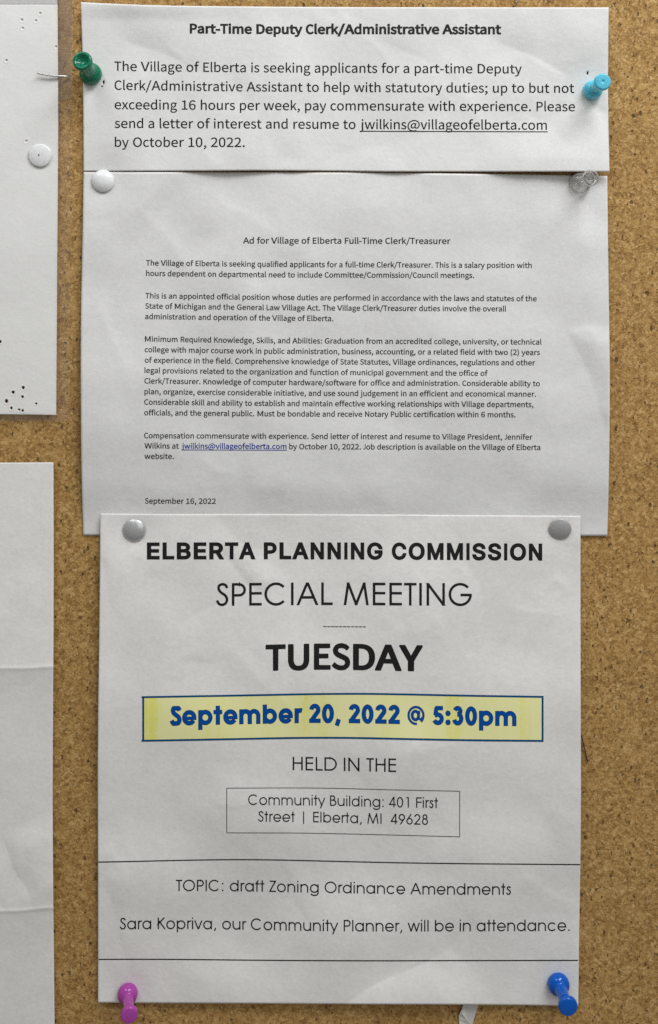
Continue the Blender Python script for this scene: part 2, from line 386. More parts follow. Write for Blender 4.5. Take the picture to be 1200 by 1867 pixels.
# ------------------------------------------------------------------ lettering
# outline glyphs: key, advance, contours (thousandths of an em)
GLYPH_DATA = r"""S( 302 264,-153 237,-104 214,-53 194,-1 178,53 166,108 157,165 152,221 150,278 152,335 157,391 166,447 178,502 194,556 214,609 237,660 264,709 214,732 185,681 159,629 136,576 117,521 102,463 91,404 85,343 82,278 85,214 91,152 102,92 117,35 136,-20 159,-73 185,-125 214,-175
S) 302 118,-125 144,-73 166,-20 185,35 200,92 211,152 218,214 220,278 218,343 211,404 200,463 185,521 166,576 144,629 118,681 89,732 38,709 65,660 88,609 108,556 124,502 137,447 146,391 151,335 153,278 151,221 146,165 137,108 124,53 108,-1 88,-53 65,-104 38,-153 89,-175
S, 249 96,-156 121,-139 144,-119 163,-96 178,-71 189,-44 195,-14 198,17 197,38 193,57 187,74 179,87 170,98 158,106 144,111 129,113 105,109 86,98 78,89 72,80 68,68 67,55 68,43 72,31 85,13 104,2 127,-2 137,-1 135,-21 130,-39 123,-56 113,-72 100,-87 85,-100 67,-112 47,-122 67,-170
S- 310 270,219 270,282 41,282 41,219
S. 249 147,-7 166,5 179,25 182,37 183,50 182,64 179,76 166,96 147,108 124,113 101,108 82,96 70,76 66,64 65,50 66,37 70,25 82,5 101,-7 124,-12
S/ 351 70,-160 337,710 278,710 10,-160
S0 497 272,-10 293,-6 314,0 333,10 351,22 368,36 383,53 397,73 410,96 421,121 438,180 449,250 453,330 449,410 438,479 421,537 410,562 397,584 383,604 368,621 351,635 333,647 314,656 293,662 272,666 249,668 226,666 204,662 183,656 164,647 146,635 129,621 114,604 100,584 87,562 76,537 59,479 48,410 45,330 48,250 59,180 76,121 87,96 100,73 114,53 129,36 146,22 164,10 183,0 204,-6 226,-10 249,-12|222,59 198,71 176,91 158,120 144,158 133,206 126,263 123,330 126,397 133,454 144,501 158,538 176,567 198,587 222,599 249,603 275,599 300,587 321,567 339,538 354,501 365,454 372,397 374,330 372,263 365,206 354,158 339,120 321,91 300,71 275,59 249,55
S1 497 438,0 438,68 307,68 307,656 244,656 216,641 185,629 149,618 108,609 108,557 225,557 225,68 79,68 79,0
S2 497 452,0 452,71 270,71 163,64 218,119 268,172 312,224 349,275 380,326 402,376 416,426 421,475 417,517 407,554 391,587 369,615 341,637 308,654 271,664 229,668 199,666 171,661 145,653 121,641 98,628 77,611 36,572 83,525 112,556 145,580 162,589 180,596 199,600 219,601 248,599 272,592 293,580 310,565 323,546 333,524 338,499 340,472 336,428 322,383 299,336 267,285 225,232 173,174 111,114 39,48 39,0
S6 497 307,-8 342,4 374,22 402,47 425,78 443,114 454,156 458,201 455,250 445,292 430,327 408,356 382,378 351,394 315,404 276,407 256,406 237,402 197,386 160,361 127,328 132,398 142,457 158,504 179,541 204,568 232,586 263,597 296,600 325,597 353,587 379,571 400,550 446,600 417,627 381,649 362,657 340,663 317,666 293,668 269,666 246,663 223,657 201,648 180,637 160,623 141,606 124,587 108,564 93,538 81,509 70,477 62,441 55,402 51,359 50,313 54,237 67,171 76,142 86,115 99,91 113,70 128,51 145,34 163,20 182,9 203,0 224,-7 246,-10 269,-12|145,284 162,302 179,316 197,327 230,342 262,346 290,344 314,336 335,324 351,307 364,286 373,261 378,233 380,201 378,169 372,140 362,115 348,94 332,76 313,63 292,56 269,53 240,56 214,67 191,83 172,107 156,137 143,173 134,215 129,263
S: 249 147,353 166,366 179,386 182,398 183,412 182,425 179,437 166,457 147,470 124,474 101,470 82,457 70,437 65,412 66,398 70,386 82,366 101,353 124,349|147,-7 166,5 179,25 182,37 183,50 182,64 179,76 166,96 147,108 124,113 101,108 82,96 70,76 66,64 65,50 66,37 70,25 82,5 101,-7 124,-12
S; 249 147,353 166,366 179,386 182,398 183,412 182,425 179,437 166,457 147,470 124,474 101,470 82,457 70,437 65,412 66,398 70,386 82,366 101,353 124,349|96,-156 121,-139 144,-119 163,-96 178,-71 189,-44 195,-14 198,17 197,38 193,57 187,74 179,87 170,98 158,106 144,111 129,113 105,109 86,98 78,89 72,80 68,68 67,55 68,43 72,31 85,13 104,2 127,-2 137,-1 135,-21 130,-39 123,-56 113,-72 100,-87 85,-100 67,-112 47,-122 67,-170
S@ 846 453,-152 501,-142 548,-126 592,-104 570,-55 535,-73 496,-88 453,-97 408,-100 377,-99 346,-95 317,-89 290,-80 264,-69 239,-55 216,-39 195,-20 176,0 160,23 145,48 133,76 123,105 116,137 112,170 110,206 112,249 118,289 127,328 140,365 156,399 174,430 195,460 219,486 244,510 272,531 301,549 331,564 362,576 395,584 428,590 461,591 494,590 525,586 554,579 581,570 606,559 628,546 649,530 668,512 684,493 698,471 710,448 720,423 728,397 734,370 738,311 735,266 726,225 712,189 694,160 674,136 651,119 627,108 603,105 584,106 569,112 557,121 548,134 543,150 541,171 543,195 549,223 588,422 534,422 523,381 521,381 505,403 487,418 465,427 441,430 420,429 399,425 380,418 361,409 328,385 301,354 278,318 262,279 251,239 248,199 250,166 257,138 268,114 283,93 301,77 321,66 344,59 369,56 385,58 402,62 434,76 464,98 490,125 493,125 497,107 504,92 514,79 526,68 541,60 558,54 576,50 596,49 630,53 665,66 699,87 730,117 756,154 777,200 785,226 791,253 794,283 795,315 794,351 790,386 782,419 772,450 760,479 745,506 727,531 707,554 684,575 660,593 633,609 604,622 573,632 540,640 505,644 468,646 426,644 386,638 346,628 308,614 272,597 237,576 205,552 175,525 148,494 123,461 102,424 84,385 70,343 59,299 52,252 50,203 52,161 57,121 66,83 78,49 92,17 110,-13 130,-39 153,-63 178,-85 205,-103 234,-119 265,-132 297,-142 331,-149 366,-153 402,-155|370,114 357,118 345,124 334,134 326,146 319,162 315,181 314,203 316,232 323,262 334,290 348,317 367,339 388,357 413,369 441,373 460,371 477,364 491,351 506,331 478,173 452,146 429,127 406,116 385,113
SA 544 87,0 150,200 390,200 453,0 540,0 318,656 225,656 4,0|203,367 237,477 268,589 272,589 338,367 370,266 171,266
SC 571 368,-10 397,-5 425,2 450,13 475,26 497,42 519,61 539,82 493,135 460,104 425,81 405,72 385,66 364,62 341,61 318,62 296,66 276,72 256,80 238,90 221,102 206,117 192,133 168,172 151,218 141,271 137,330 141,389 152,441 170,486 194,524 224,554 241,567 259,577 279,585 299,590 321,594 344,595 383,591 419,578 450,558 478,533 523,587 490,617 470,631 448,643 425,653 399,661 372,666 343,668 312,666 282,662 254,654 227,644 202,631 178,616 155,598 135,577 116,554 100,528 86,500 74,470 64,438 58,403 53,366 52,327 53,289 57,252 64,217 73,185 85,154 99,127 115,101 133,78 153,58 175,40 199,24 224,11 250,1 278,-6 307,-10 337,-12
SD 616 258,0 294,1 328,6 359,13 389,22 416,35 441,50 464,67 484,87 503,110 518,134 532,162 543,191 552,223 558,256 562,292 563,330 562,368 558,404 552,438 543,469 532,498 518,525 502,550 484,572 463,591 440,608 415,623 387,634 357,644 325,650 291,655 254,656 90,656 90,0|173,589 247,589 301,584 326,579 348,572 369,562 388,551 405,537 420,522 434,504 446,485 464,441 474,389 478,330 474,271 464,219 446,174 434,155 420,137 405,121 388,107 369,95 348,86 326,78 301,72 247,68 173,68
SE 527 478,0 478,71 173,71 173,310 421,310 421,380 173,380 173,586 468,586 468,656 90,656 90,0
SF 494 173,0 173,294 423,294 423,364 173,364 173,586 468,586 468,656 90,656 90,0
SG 617 380,-10 411,-6 440,1 466,10 491,21 513,34 533,49 550,64 550,340 335,340 335,271 474,271 474,99 451,83 423,71 391,63 356,61 331,62 306,66 284,72 263,80 243,90 225,102 209,117 194,133 181,152 169,172 151,218 141,271 137,330 141,389 152,441 171,486 196,524 211,540 228,554 246,567 265,577 286,585 308,590 331,594 355,595 379,594 400,590 438,577 470,557 497,533 541,587 509,616 489,630 467,642 442,652 415,660 385,666 353,668 321,666 290,662 260,654 232,644 206,631 181,616 158,598 137,577 118,554 101,528 87,500 74,470 65,438 58,403 53,366 52,327 53,289 58,252 64,217 74,185 86,154 100,127 117,101 135,78 156,58 178,40 203,24 229,11 257,1 286,-6 316,-10 348,-12
SJ 479 257,-8 294,4 325,23 350,48 369,78 383,113 390,151 393,192 393,656 310,656 310,200 308,166 303,137 295,113 283,93 268,79 250,69 229,63 204,61 170,65 155,70 140,78 127,88 114,101 90,135 31,92 47,68 64,47 83,29 105,15 128,3 154,-5 182,-10 212,-12
SK 578 173,0 173,208 285,342 482,0 574,0 337,407 543,656 449,656 174,327 173,327 173,656 90,656 90,0
SL 486 460,0 460,71 173,71 173,656 90,656 90,0
SM 727 165,0 165,363 161,460 154,557 157,557 210,407 335,66 390,66 514,407 566,557 570,557 563,460 559,363 559,0 636,0 636,656 537,656 412,305 366,168 362,168 315,305 190,656 90,656 90,0
SN 647 168,0 168,344 165,448 158,549 162,549 233,414 472,0 557,0 557,656 478,656 478,315 482,210 489,107 485,107 414,242 174,656 90,656 90,0
SO 664 362,-10 391,-6 419,2 445,12 470,25 493,41 514,59 534,80 551,104 567,130 580,158 591,188 600,221 607,255 611,292 612,330 611,369 607,405 600,439 591,472 580,502 567,529 551,555 534,578 514,598 493,616 470,632 445,644 419,654 391,662 362,666 332,668 302,666 273,662 245,654 219,644 194,632 171,616 150,598 130,578 113,555 97,529 84,502 73,472 64,439 57,405 53,369 52,330 53,292 57,255 64,221 73,188 84,158 97,130 113,104 130,80 150,59 171,41 194,25 219,12 245,2 273,-6 302,-10 332,-12|310,62 290,66 270,72 252,80 234,90 218,103 190,134 167,173 151,219 140,272 137,330 140,389 151,441 167,486 190,524 218,554 234,567 252,577 270,585 290,590 310,594 332,595 354,594 374,590 394,585 412,577 430,567 446,554 474,524 496,486 513,441 523,389 527,330 523,272 513,219 496,173 474,134 446,103 430,90 412,80 394,72 374,66 354,62 332,61
SP 566 173,0 173,261 281,261 333,264 379,273 421,289 456,310 471,324 484,339 496,355 505,373 513,393 518,415 523,463 521,489 518,513 513,534 505,554 495,572 484,587 470,601 455,613 419,633 378,646 330,653 277,656 90,656 90,0|173,589 267,589 307,587 342,583 372,574 397,562 416,545 429,523 438,496 440,463 438,431 430,403 417,379 399,361 375,346 345,336 311,330 270,328 173,328
SR 568 173,589 283,589 319,587 351,583 378,575 401,563 419,547 432,527 439,502 442,472 439,442 432,416 419,394 401,376 378,362 351,352 319,346 283,344 173,344|543,0 377,287 408,297 437,311 462,328 484,349 501,374 514,403 522,436 524,472 520,519 515,540 507,558 498,575 487,590 460,615 426,634 387,646 343,654 295,656 90,656 90,0 173,0 173,278 291,278 450,0
SS 533 321,-8 365,3 403,20 435,43 460,70 479,102 491,137 495,174 492,209 484,238 472,264 456,286 436,306 413,322 360,350 267,390 228,407 193,429 179,443 167,459 160,478 157,500 160,521 166,540 177,556 191,569 209,580 230,588 253,593 280,595 323,591 363,579 398,560 429,534 472,587 454,604 434,620 412,633 388,645 363,655 337,662 309,666 280,668 237,664 198,655 162,639 132,619 107,593 89,564 77,530 73,494 77,460 86,431 100,405 117,384 138,365 160,349 207,326 301,285 344,264 363,253 379,241 392,227 402,210 409,191 411,167 408,145 401,124 390,106 374,90 355,78 331,69 304,63 273,61 248,62 223,67 198,74 174,83 152,95 130,109 110,125 92,142 43,85 65,64 89,45 116,28 144,15 174,3 205,-5 238,-10 272,-12
ST 536 310,0 310,586 508,586 508,656 28,656 28,586 226,586 226,0
SU 645 371,-8 416,3 437,11 456,22 474,35 491,50 506,68 519,89 531,112 540,137 548,166 554,198 557,232 558,270 558,656 479,656 479,268 476,214 467,170 452,134 433,106 410,85 384,71 355,63 323,61 292,63 263,71 237,85 214,106 196,134 182,170 173,214 170,268 170,656 88,656 88,270 89,232 92,198 98,166 106,137 115,112 127,89 140,68 155,50 172,35 190,22 209,11 230,3 274,-8 323,-12
SV 515 306,0 515,656 430,656 325,301 261,84 258,84 194,301 88,656 1,656 210,0
SW 786 260,0 358,395 391,545 395,545 427,395 526,0 626,0 761,656 683,656 612,299 576,86 571,86 524,299 433,656 357,656 267,299 220,86 217,86 177,299 108,656 23,656 162,0
SY 475 278,0 278,254 476,656 390,656 306,471 240,327 236,327 172,471 87,656 -1,656 196,254 196,0
Sa 504 216,-10 238,-6 280,9 319,31 355,58 358,58 365,0 432,0 432,299 430,342 423,381 410,415 393,444 369,467 340,484 305,495 264,498 235,497 207,492 156,477 111,457 73,435 105,378 136,398 171,414 209,426 251,430 278,428 300,420 317,408 331,393 340,374 346,353 350,331 351,308 279,298 217,284 166,268 124,248 93,224 80,210 70,196 63,180 57,163 53,126 56,95 63,68 76,44 93,24 114,9 138,-2 165,-9 194,-12|184,59 169,64 156,72 146,83 138,96 133,112 132,132 134,154 143,174 158,193 180,209 209,223 247,235 294,245 351,253 351,118 316,90 284,71 251,59 217,55
Sb 553 337,-7 376,6 412,27 443,57 470,94 490,139 503,191 507,251 504,304 495,353 479,395 458,431 430,460 414,471 397,481 378,488 358,494 314,498 294,497 273,493 234,478 196,457 161,430 165,517 165,712 82,712 82,0 148,0 155,50 158,50 191,24 226,5 262,-7 296,-12|257,60 227,68 196,84 165,107 165,363 198,392 231,412 263,425 293,429 326,426 353,417 375,401 393,380 406,354 415,323 421,288 422,250 420,207 412,169 399,136 383,108 362,87 339,70 312,61 283,57
Sc 456 317,-7 358,5 396,24 431,49 395,105 371,86 344,70 313,60 281,56 249,60 220,70 194,86 172,107 155,134 142,166 133,202 131,242 134,283 142,319 156,351 174,378 196,400 222,416 252,426 284,429 311,426 336,418 359,405 380,387 421,441 394,463 362,481 324,494 303,497 280,498 234,494 191,481 151,460 116,431 101,414 87,395 75,374 65,351 57,326 51,300 48,272 47,242 51,185 64,135 73,112 84,91 97,72 112,55 145,26 184,5 227,-7 274,-12
Sd 555 269,-10 290,-6 329,9 365,31 395,57 398,57 405,0 472,0 472,712 390,712 390,525 395,442 363,466 332,483 297,494 258,498 217,494 178,481 142,459 111,429 85,393 65,349 52,299 47,242 51,185 62,134 79,91 102,55 131,26 165,5 204,-7 248,-12|236,60 209,70 186,85 167,106 152,133 141,165 134,202 132,243 134,283 143,319 155,351 173,378 193,400 217,416 244,426 272,429 302,427 331,418 360,402 390,378 390,123 360,94 330,74 298,61 266,57
Se 496 326,-8 368,3 405,18 438,38 410,92 382,76 353,64 322,56 288,54 255,57 225,66 198,80 175,100 156,124 142,153 132,187 127,224 455,224 458,270 455,320 445,364 429,403 408,436 380,463 347,482 308,494 264,498 223,494 183,481 146,459 114,430 86,393 65,349 51,299 48,271 47,242 48,213 51,186 57,160 65,135 74,113 86,92 99,73 114,55 149,27 188,6 232,-7 279,-12|132,316 142,346 156,372 174,394 194,411 216,423 240,431 266,433 293,431 317,423 337,411 355,394 368,373 378,347 384,317 387,282 126,282
Sf 291 96,420 96,0 177,0 177,420 280,420 280,486 177,486 177,563 181,604 187,621 194,634 204,645 216,652 230,657 246,659 273,655 301,645 319,709 281,720 237,724 203,721 174,713 150,699 130,681 115,658 104,630 98,599 96,564 96,486 30,481 30,420
Sg 505 300,-220 348,-210 390,-194 425,-173 454,-148 475,-120 488,-89 492,-55 489,-27 481,-3 468,16 450,32 426,45 397,53 362,58 323,60 227,60 186,64 172,69 160,75 152,83 146,92 142,113 145,131 151,146 161,159 174,171 209,158 245,154 282,157 315,166 346,180 372,200 393,224 410,253 420,286 423,323 420,353 412,381 400,404 384,423 483,423 483,486 314,486 284,495 245,498 209,495 176,486 145,472 118,452 95,427 78,397 67,363 64,325 65,304 69,283 83,247 104,217 127,194 127,191 108,175 90,154 78,129 73,100 77,74 86,52 100,34 117,21 117,16 87,-7 64,-34 50,-63 46,-94 49,-123 60,-149 78,-172 102,-190 131,-205 165,-215 204,-222 246,-224|225,211 206,217 188,227 173,241 160,257 151,277 144,300 142,325 144,350 150,373 160,392 173,408 188,421 205,431 225,436 245,438 266,436 286,431 304,421 319,408 331,392 341,373 347,350 349,325 347,300 341,277 331,257 318,241 303,227 285,217 266,211 245,209|226,-166 198,-161 174,-154 154,-144 138,-132 127,-117 120,-101 117,-82 120,-61 129,-40 144,-20 166,0 199,-6 229,-7 313,-7 356,-10 373,-15 387,-21 397,-29 405,-40 410,-53 412,-69 409,-88 401,-105 388,-122 370,-137 348,-149 321,-159 291,-165 258,-167
Sh 543 165,0 165,353 199,385 230,408 262,422 279,426 297,427 320,425 339,419 355,410 367,396 377,378 384,356 388,329 389,297 389,0 471,0 471,308 468,351 462,390 451,422 435,449 414,471 388,486 358,495 322,498 298,497 275,492 254,484 234,474 196,449 161,417 165,517 165,712 82,712 82,0
Si 246 165,0 165,486 82,486 82,0|146,590 163,601 174,618 178,641 174,662 163,679 146,690 123,693 102,690 85,679 74,662 70,641 74,618 85,601 102,590 123,586
Sj 246 65,-214 93,-205 116,-192 134,-173 148,-150 157,-123 163,-91 165,-55 165,486 83,486 83,-55 81,-95 77,-112 71,-125 63,-136 53,-145 40,-150 23,-151 -2,-148 -23,-142 -39,-204 -8,-213 31,-217|145,590 163,601 174,618 178,641 174,662 163,679 145,690 123,693 101,690 84,679 73,662 69,641 73,618 84,601 101,590 123,586
Sk 494 163,0 163,128 254,234 396,0 485,0 302,290 463,486 372,486 166,230 163,230 163,712 82,712 82,0
Sl 254 196,-9 216,-4 204,58 187,56 178,58 171,64 166,75 165,91 165,712 82,712 82,97 84,72 87,51 93,32 102,17 114,4 129,-4 147,-10 168,-12
Sm 829 165,0 165,353 197,385 228,408 258,422 286,427 308,425 326,419 342,410 355,396 364,378 371,356 375,329 377,297 377,0 458,0 458,353 491,385 522,408 552,422 581,427 602,425 621,419 636,410 649,396 659,378 666,356 670,329 671,297 671,0 753,0 753,308 750,351 744,390 732,422 716,449 696,471 671,486 641,495 606,498 584,497 562,492 542,483 522,472 483,443 445,405 436,426 426,444 413,460 398,473 381,484 360,492 337,497 310,498 289,497 268,492 248,484 229,474 193,448 159,415 157,415 149,486 82,486 82,0
Sn 546 165,0 165,353 199,385 230,408 262,422 279,426 297,427 320,425 339,419 355,410 367,396 377,378 384,356 388,329 389,297 389,0 471,0 471,308 468,351 462,390 451,422 435,449 414,471 388,486 358,495 322,498 298,497 275,492 254,484 233,474 195,448 159,415 157,415 149,486 82,486 82,0
So 542 315,-7 356,5 394,26 428,55 456,91 468,112 477,135 485,159 491,185 494,213 496,242 494,272 491,300 485,326 477,351 468,374 456,395 428,431 394,460 356,481 315,494 271,498 227,494 186,481 148,460 114,431 86,395 75,374 65,351 57,326 51,300 48,272 47,242 48,213 51,185 57,159 65,135 75,112 86,91 114,55 148,26 186,5 227,-7 271,-12|241,60 214,70 190,86 169,107 153,134 141,166 133,202 131,242 133,283 141,319 153,351 169,378 190,400 214,416 241,426 271,429 301,426 329,416 353,400 373,378 390,351 402,319 410,283 412,242 410,202 402,166 390,134 373,107 353,86 329,70 301,60 271,56
Sp 555 165,-205 165,-40 162,45 195,20 229,3 263,-8 296,-12 337,-7 376,6 412,27 443,57 470,94 490,139 503,191 507,251 504,304 495,353 479,395 458,431 430,460 414,471 397,481 378,488 358,494 314,498 293,497 272,493 232,478 194,456 159,429 157,429 149,486 82,486 82,-205|257,60 228,68 197,84 165,107 165,363 199,392 231,412 263,425 293,429 326,426 353,417 375,401 393,380 406,354 415,323 421,288 422,250 420,207 412,169 399,136 383,108 362,87 339,70 312,61 283,57
Sq 555 472,-205 472,486 407,486 399,440 397,440 365,465 333,483 298,495 258,498 217,494 178,481 142,459 111,429 85,393 65,349 52,299 47,242 51,185 62,134 79,91 102,55 131,26 165,5 204,-7 248,-12 269,-10 289,-6 328,8 363,30 395,56 390,-32 390,-205|236,60 209,70 186,85 167,106 152,133 141,165 134,202 132,243 134,283 143,319 155,351 173,378 193,400 217,416 244,426 272,429 302,427 331,418 360,402 390,378 390,123 360,94 330,74 298,61 266,57
Sr 347 165,0 165,312 177,341 192,365 207,384 222,400 239,411 255,419 271,424 286,425 312,423 334,417 349,488 325,496 297,498 277,497 258,491 239,483 221,471 204,456 188,439 173,419 159,397 157,397 149,486 82,486 82,0
Ss 419 250,-9 285,0 315,13 340,31 360,52 374,77 383,104 386,132 382,164 373,191 358,213 338,231 316,246 291,259 238,280 199,295 165,313 152,323 142,335 136,348 133,364 135,378 139,391 146,403 155,414 168,423 184,429 202,433 224,435 254,432 282,422 309,409 334,392 373,443 343,464 307,482 266,494 223,498 185,496 152,488 123,475 99,458 80,438 67,415 58,389 55,361 59,332 68,307 82,286 101,269 122,254 146,241 197,220 237,204 272,185 287,174 298,160 305,145 308,128 306,113 302,98 295,85 284,74 271,65 254,58 235,53 212,52 171,56 134,68 100,86 68,110 29,55 66,29 110,7 158,-7 184,-10 209,-12
St 337 257,-10 281,-6 325,6 309,68 282,59 253,55 234,56 218,61 205,68 195,79 187,92 182,108 178,148 178,420 310,420 310,486 178,486 178,623 110,623 101,486 24,481 24,420 97,420 97,150 98,115 104,84 113,56 127,33 146,14 169,0 199,-9 234,-12
Su 543 249,-10 271,-5 292,2 312,12 350,40 385,76 387,76 394,0 462,0 462,486 380,486 380,141 347,104 316,79 300,70 284,64 267,60 249,59 226,61 207,66 192,76 179,90 169,107 163,130 159,156 157,188 157,486 75,486 75,178 77,134 84,96 95,63 111,37 132,16 158,1 189,-9 225,-12
Sv 466 283,0 455,486 374,486 282,209 237,66 233,66 188,209 97,486 12,486 187,0
Sw 718 254,0 323,260 356,402 361,402 394,262 463,0 563,0 694,486 616,486 545,205 515,70 511,70 477,205 401,486 321,486 245,205 213,70 208,70 180,205 107,486 24,486 159,0
Sx 446 99,0 165,114 214,200 218,200 246,158 271,114 343,0 432,0 272,245 420,486 335,486 275,379 232,298 227,298 180,379 115,486 26,486 174,253 13,0
Sy 466 125,-206 155,-196 181,-181 205,-161 225,-136 243,-107 258,-76 272,-41 455,486 375,486 287,217 248,79 243,79 195,217 97,486 12,486 207,-1 196,-38 178,-79 167,-97 154,-112 140,-125 124,-134 106,-140 87,-142 67,-140 49,-134 33,-200 59,-207 90,-209
Sz 425 399,0 399,66 134,66 391,442 391,486 59,486 59,420 287,420 31,44 31,0
AA 675 284,716 389,716 652,0 556,0 404,426 372,524 327,673 345,673 300,522 268,426 120,0 23,0|155,280 520,280 520,200 155,200
AB 642 85,716 339,716 375,714 407,710 437,702 463,691 486,677 506,661 522,642 536,622 547,600 554,577 559,552 560,526 559,504 556,484 551,467 544,451 536,436 525,423 514,412 501,402 474,387 443,375 443,369 460,367 477,362 494,355 511,346 527,334 542,320 555,304 566,286 576,266 583,243 587,219 588,192 587,165 582,140 574,116 563,94 549,73 531,55 510,39 485,25 456,14 424,6 387,2 347,0 85,0|345,80 383,82 416,88 443,98 464,112 480,129 491,148 498,169 500,192 499,210 496,227 490,243 482,259 472,273 460,286 446,297 430,307 412,315 393,320 372,324 349,325 175,325 175,80|335,402 354,403 372,406 389,410 406,417 420,425 434,435 445,446 455,459 463,474 468,489 472,506 473,524 471,547 465,568 454,587 440,604 421,618 398,628 370,634 338,636 175,636 175,402
AC 718 331,-7 289,2 249,16 211,35 177,60 147,89 121,123 98,162 80,205 67,252 59,303 57,358 59,412 67,463 80,510 98,553 121,592 147,626 177,656 211,681 249,700 289,714 331,723 376,726 403,725 429,722 454,717 479,710 502,701 525,690 546,678 566,663 584,647 601,629 617,610 630,589 642,566 652,542 660,517 666,490 575,490 564,525 548,555 528,581 503,603 475,620 444,632 411,639 376,642 344,639 314,633 285,623 258,608 234,590 212,568 192,542 176,512 163,479 153,442 147,401 146,358 148,314 153,274 163,237 176,204 193,174 212,148 234,126 259,107 286,93 314,83 344,77 376,74 411,77 444,84 475,97 503,113 528,135 548,161 564,191 575,226 666,226 660,199 652,174 643,150 631,128 617,107 602,87 585,70 566,53 546,39 525,26 503,15 479,6 455,-1 429,-6 403,-9 376,-10
AE 589 85,716 524,716 524,636 175,636 175,402 500,402 500,322 175,322 175,80 528,80 528,0 85,0
AG 732 332,-7 288,2 248,16 210,35 176,60 146,90 120,124 97,163 80,206 67,253 59,303 57,358 59,412 67,463 80,510 97,553 120,592 146,626 176,656 210,681 247,700 286,714 328,723 373,726 401,725 428,721 454,716 479,709 503,699 526,688 547,675 568,661 586,644 603,626 618,607 632,586 644,564 654,541 662,516 667,491 574,491 561,524 545,553 525,579 501,601 474,618 444,631 410,639 373,642 342,639 313,633 284,623 258,609 233,590 211,568 192,542 176,512 163,479 153,442 147,401 146,358 148,314 153,274 163,237 176,204 193,174 212,148 234,126 259,108 286,93 315,83 346,77 378,74 408,76 435,81 461,89 485,100 507,114 526,131 543,151 558,173 569,198 577,225 582,254 584,285 611,280 398,280 398,360 673,360 673,282 670,239 663,199 651,162 635,128 614,97 589,70 561,46 530,26 496,11 459,-1 420,-7 378,-10
AI 423 44,80 166,80 166,636 44,636 44,716 379,716 379,636 257,636 257,80 379,80 379,0 44,0
AL 553 85,716 175,716 175,80 508,80 508,0 85,0
AM 884 85,716 213,716 390,263 404,224 421,173 438,118 453,69 432,69 447,116 464,171 482,223 496,263 670,716 799,716 799,0 710,0 710,460 711,519 712,581 714,643 722,643 700,576 678,511 658,453 642,409 481,0 403,0 240,409 224,452 204,508 182,574 158,643 167,643 169,586 170,523 171,462 172,409 172,0 85,0
AN 737 85,716 192,716 483,257 511,212 545,150 582,77 570,75 564,152 562,221 561,274 561,716 652,716 652,0 544,0 284,408 250,465 208,536 151,636 168,639 172,540 175,462 176,409 176,0 85,0
AO 751 331,-7 289,2 249,16 212,35 178,60 147,89 121,123 98,162 80,205 67,252 59,303 57,358 59,412 67,463 80,510 98,553 121,592 147,626 178,656 212,681 249,700 289,714 331,723 376,726 421,723 463,714 503,700 540,681 574,656 604,626 630,592 653,553 671,510 684,463 691,412 694,358 691,303 684,252 671,205 653,162 630,123 604,89 574,60 540,35 503,16 463,2 421,-7 376,-10|407,77 437,83 465,93 492,107 517,125 539,147 558,173 575,203 588,236 598,273 604,314 605,358 604,402 598,443 588,480 575,513 558,543 539,569 517,591 492,609 465,623 437,633 407,639 376,642 344,639 314,633 286,623 259,609 235,591 212,568 193,543 176,513 163,479 153,442 148,402 146,358 148,314 153,273 163,236 176,203 193,173 212,147 235,125 259,107 286,93 314,83 344,77 376,74
AP 626 85,716 331,716 371,714 407,709 439,699 468,686 493,670 515,651 533,629 549,605 560,578 569,550 574,521 575,489 574,458 569,428 560,400 549,374 533,349 515,327 493,308 468,292 439,278 407,269 371,263 331,261 154,261 154,341 327,341 354,342 378,346 399,352 418,360 434,371 448,383 460,397 469,413 476,431 481,449 484,469 485,489 484,510 481,530 476,548 469,565 460,581 448,595 434,607 418,617 399,626 378,631 354,635 327,636 175,636 175,0 85,0
AR 632 85,716 332,716 372,714 408,709 440,700 469,688 494,672 516,654 534,633 550,610 561,584 570,556 575,527 576,495 575,464 570,435 561,408 550,382 534,359 516,338 494,321 469,306 440,294 407,285 371,280 332,278 136,278 136,359 329,359 355,360 379,363 400,368 419,376 435,385 449,396 461,408 470,423 477,439 482,456 485,475 486,495 485,516 482,535 477,553 470,570 461,585 449,598 435,609 419,619 400,626 379,632 355,635 328,636 175,636 175,0 85,0|324,322 426,322 602,0 497,0
AS 629 277,-11 242,-6 209,2 179,13 152,27 128,44 108,63 90,85 76,109 65,135 58,162 54,192 147,192 150,172 155,154 163,138 174,123 186,111 201,100 217,90 234,83 253,77 273,73 315,69 339,70 361,73 382,78 402,85 421,93 437,104 451,116 464,129 474,144 481,160 485,178 486,196 485,212 482,227 476,240 467,252 445,272 416,288 382,301 345,313 259,337 217,350 180,367 148,386 121,407 100,431 85,459 76,490 73,524 75,554 81,581 91,607 105,630 123,652 144,671 167,687 194,701 222,712 253,719 285,724 320,726 354,724 386,719 417,711 445,700 471,687 494,671 514,652 531,631 545,609 555,585 561,559 564,532 475,532 470,557 460,580 445,599 425,616 402,629 376,638 348,644 317,645 294,644 273,642 254,637 235,630 219,622 204,612 192,601 181,589 173,575 167,560 163,545 162,529 163,511 168,496 175,482 184,469 209,449 238,434 269,422 299,413 372,393 404,383 438,371 473,355 505,334 520,322 533,309 545,294 555,278 564,260 570,240 574,219 575,195 573,167 567,139 557,114 544,89 527,67 506,47 482,30 455,15 424,3 391,-6 354,-11 315,-12
AT 631 45,716 587,716 587,636 361,636 361,0 271,0 271,636 45,636"""
OUT = {}
for ln in GLYPH_DATA.strip().split('\n'):
    key, adv, rest = ln[:2], ln[3:].split(' ', 1)[0], ln[3:].split(' ', 1)[1]
    OUT[key] = (int(adv), [[tuple(map(float, p.split(','))) for p in c.split(' ')] for c in rest.split('|')])
OUT['AI'] = (278, [[(72, 716), (162, 716), (162, 0), (72, 0)]])

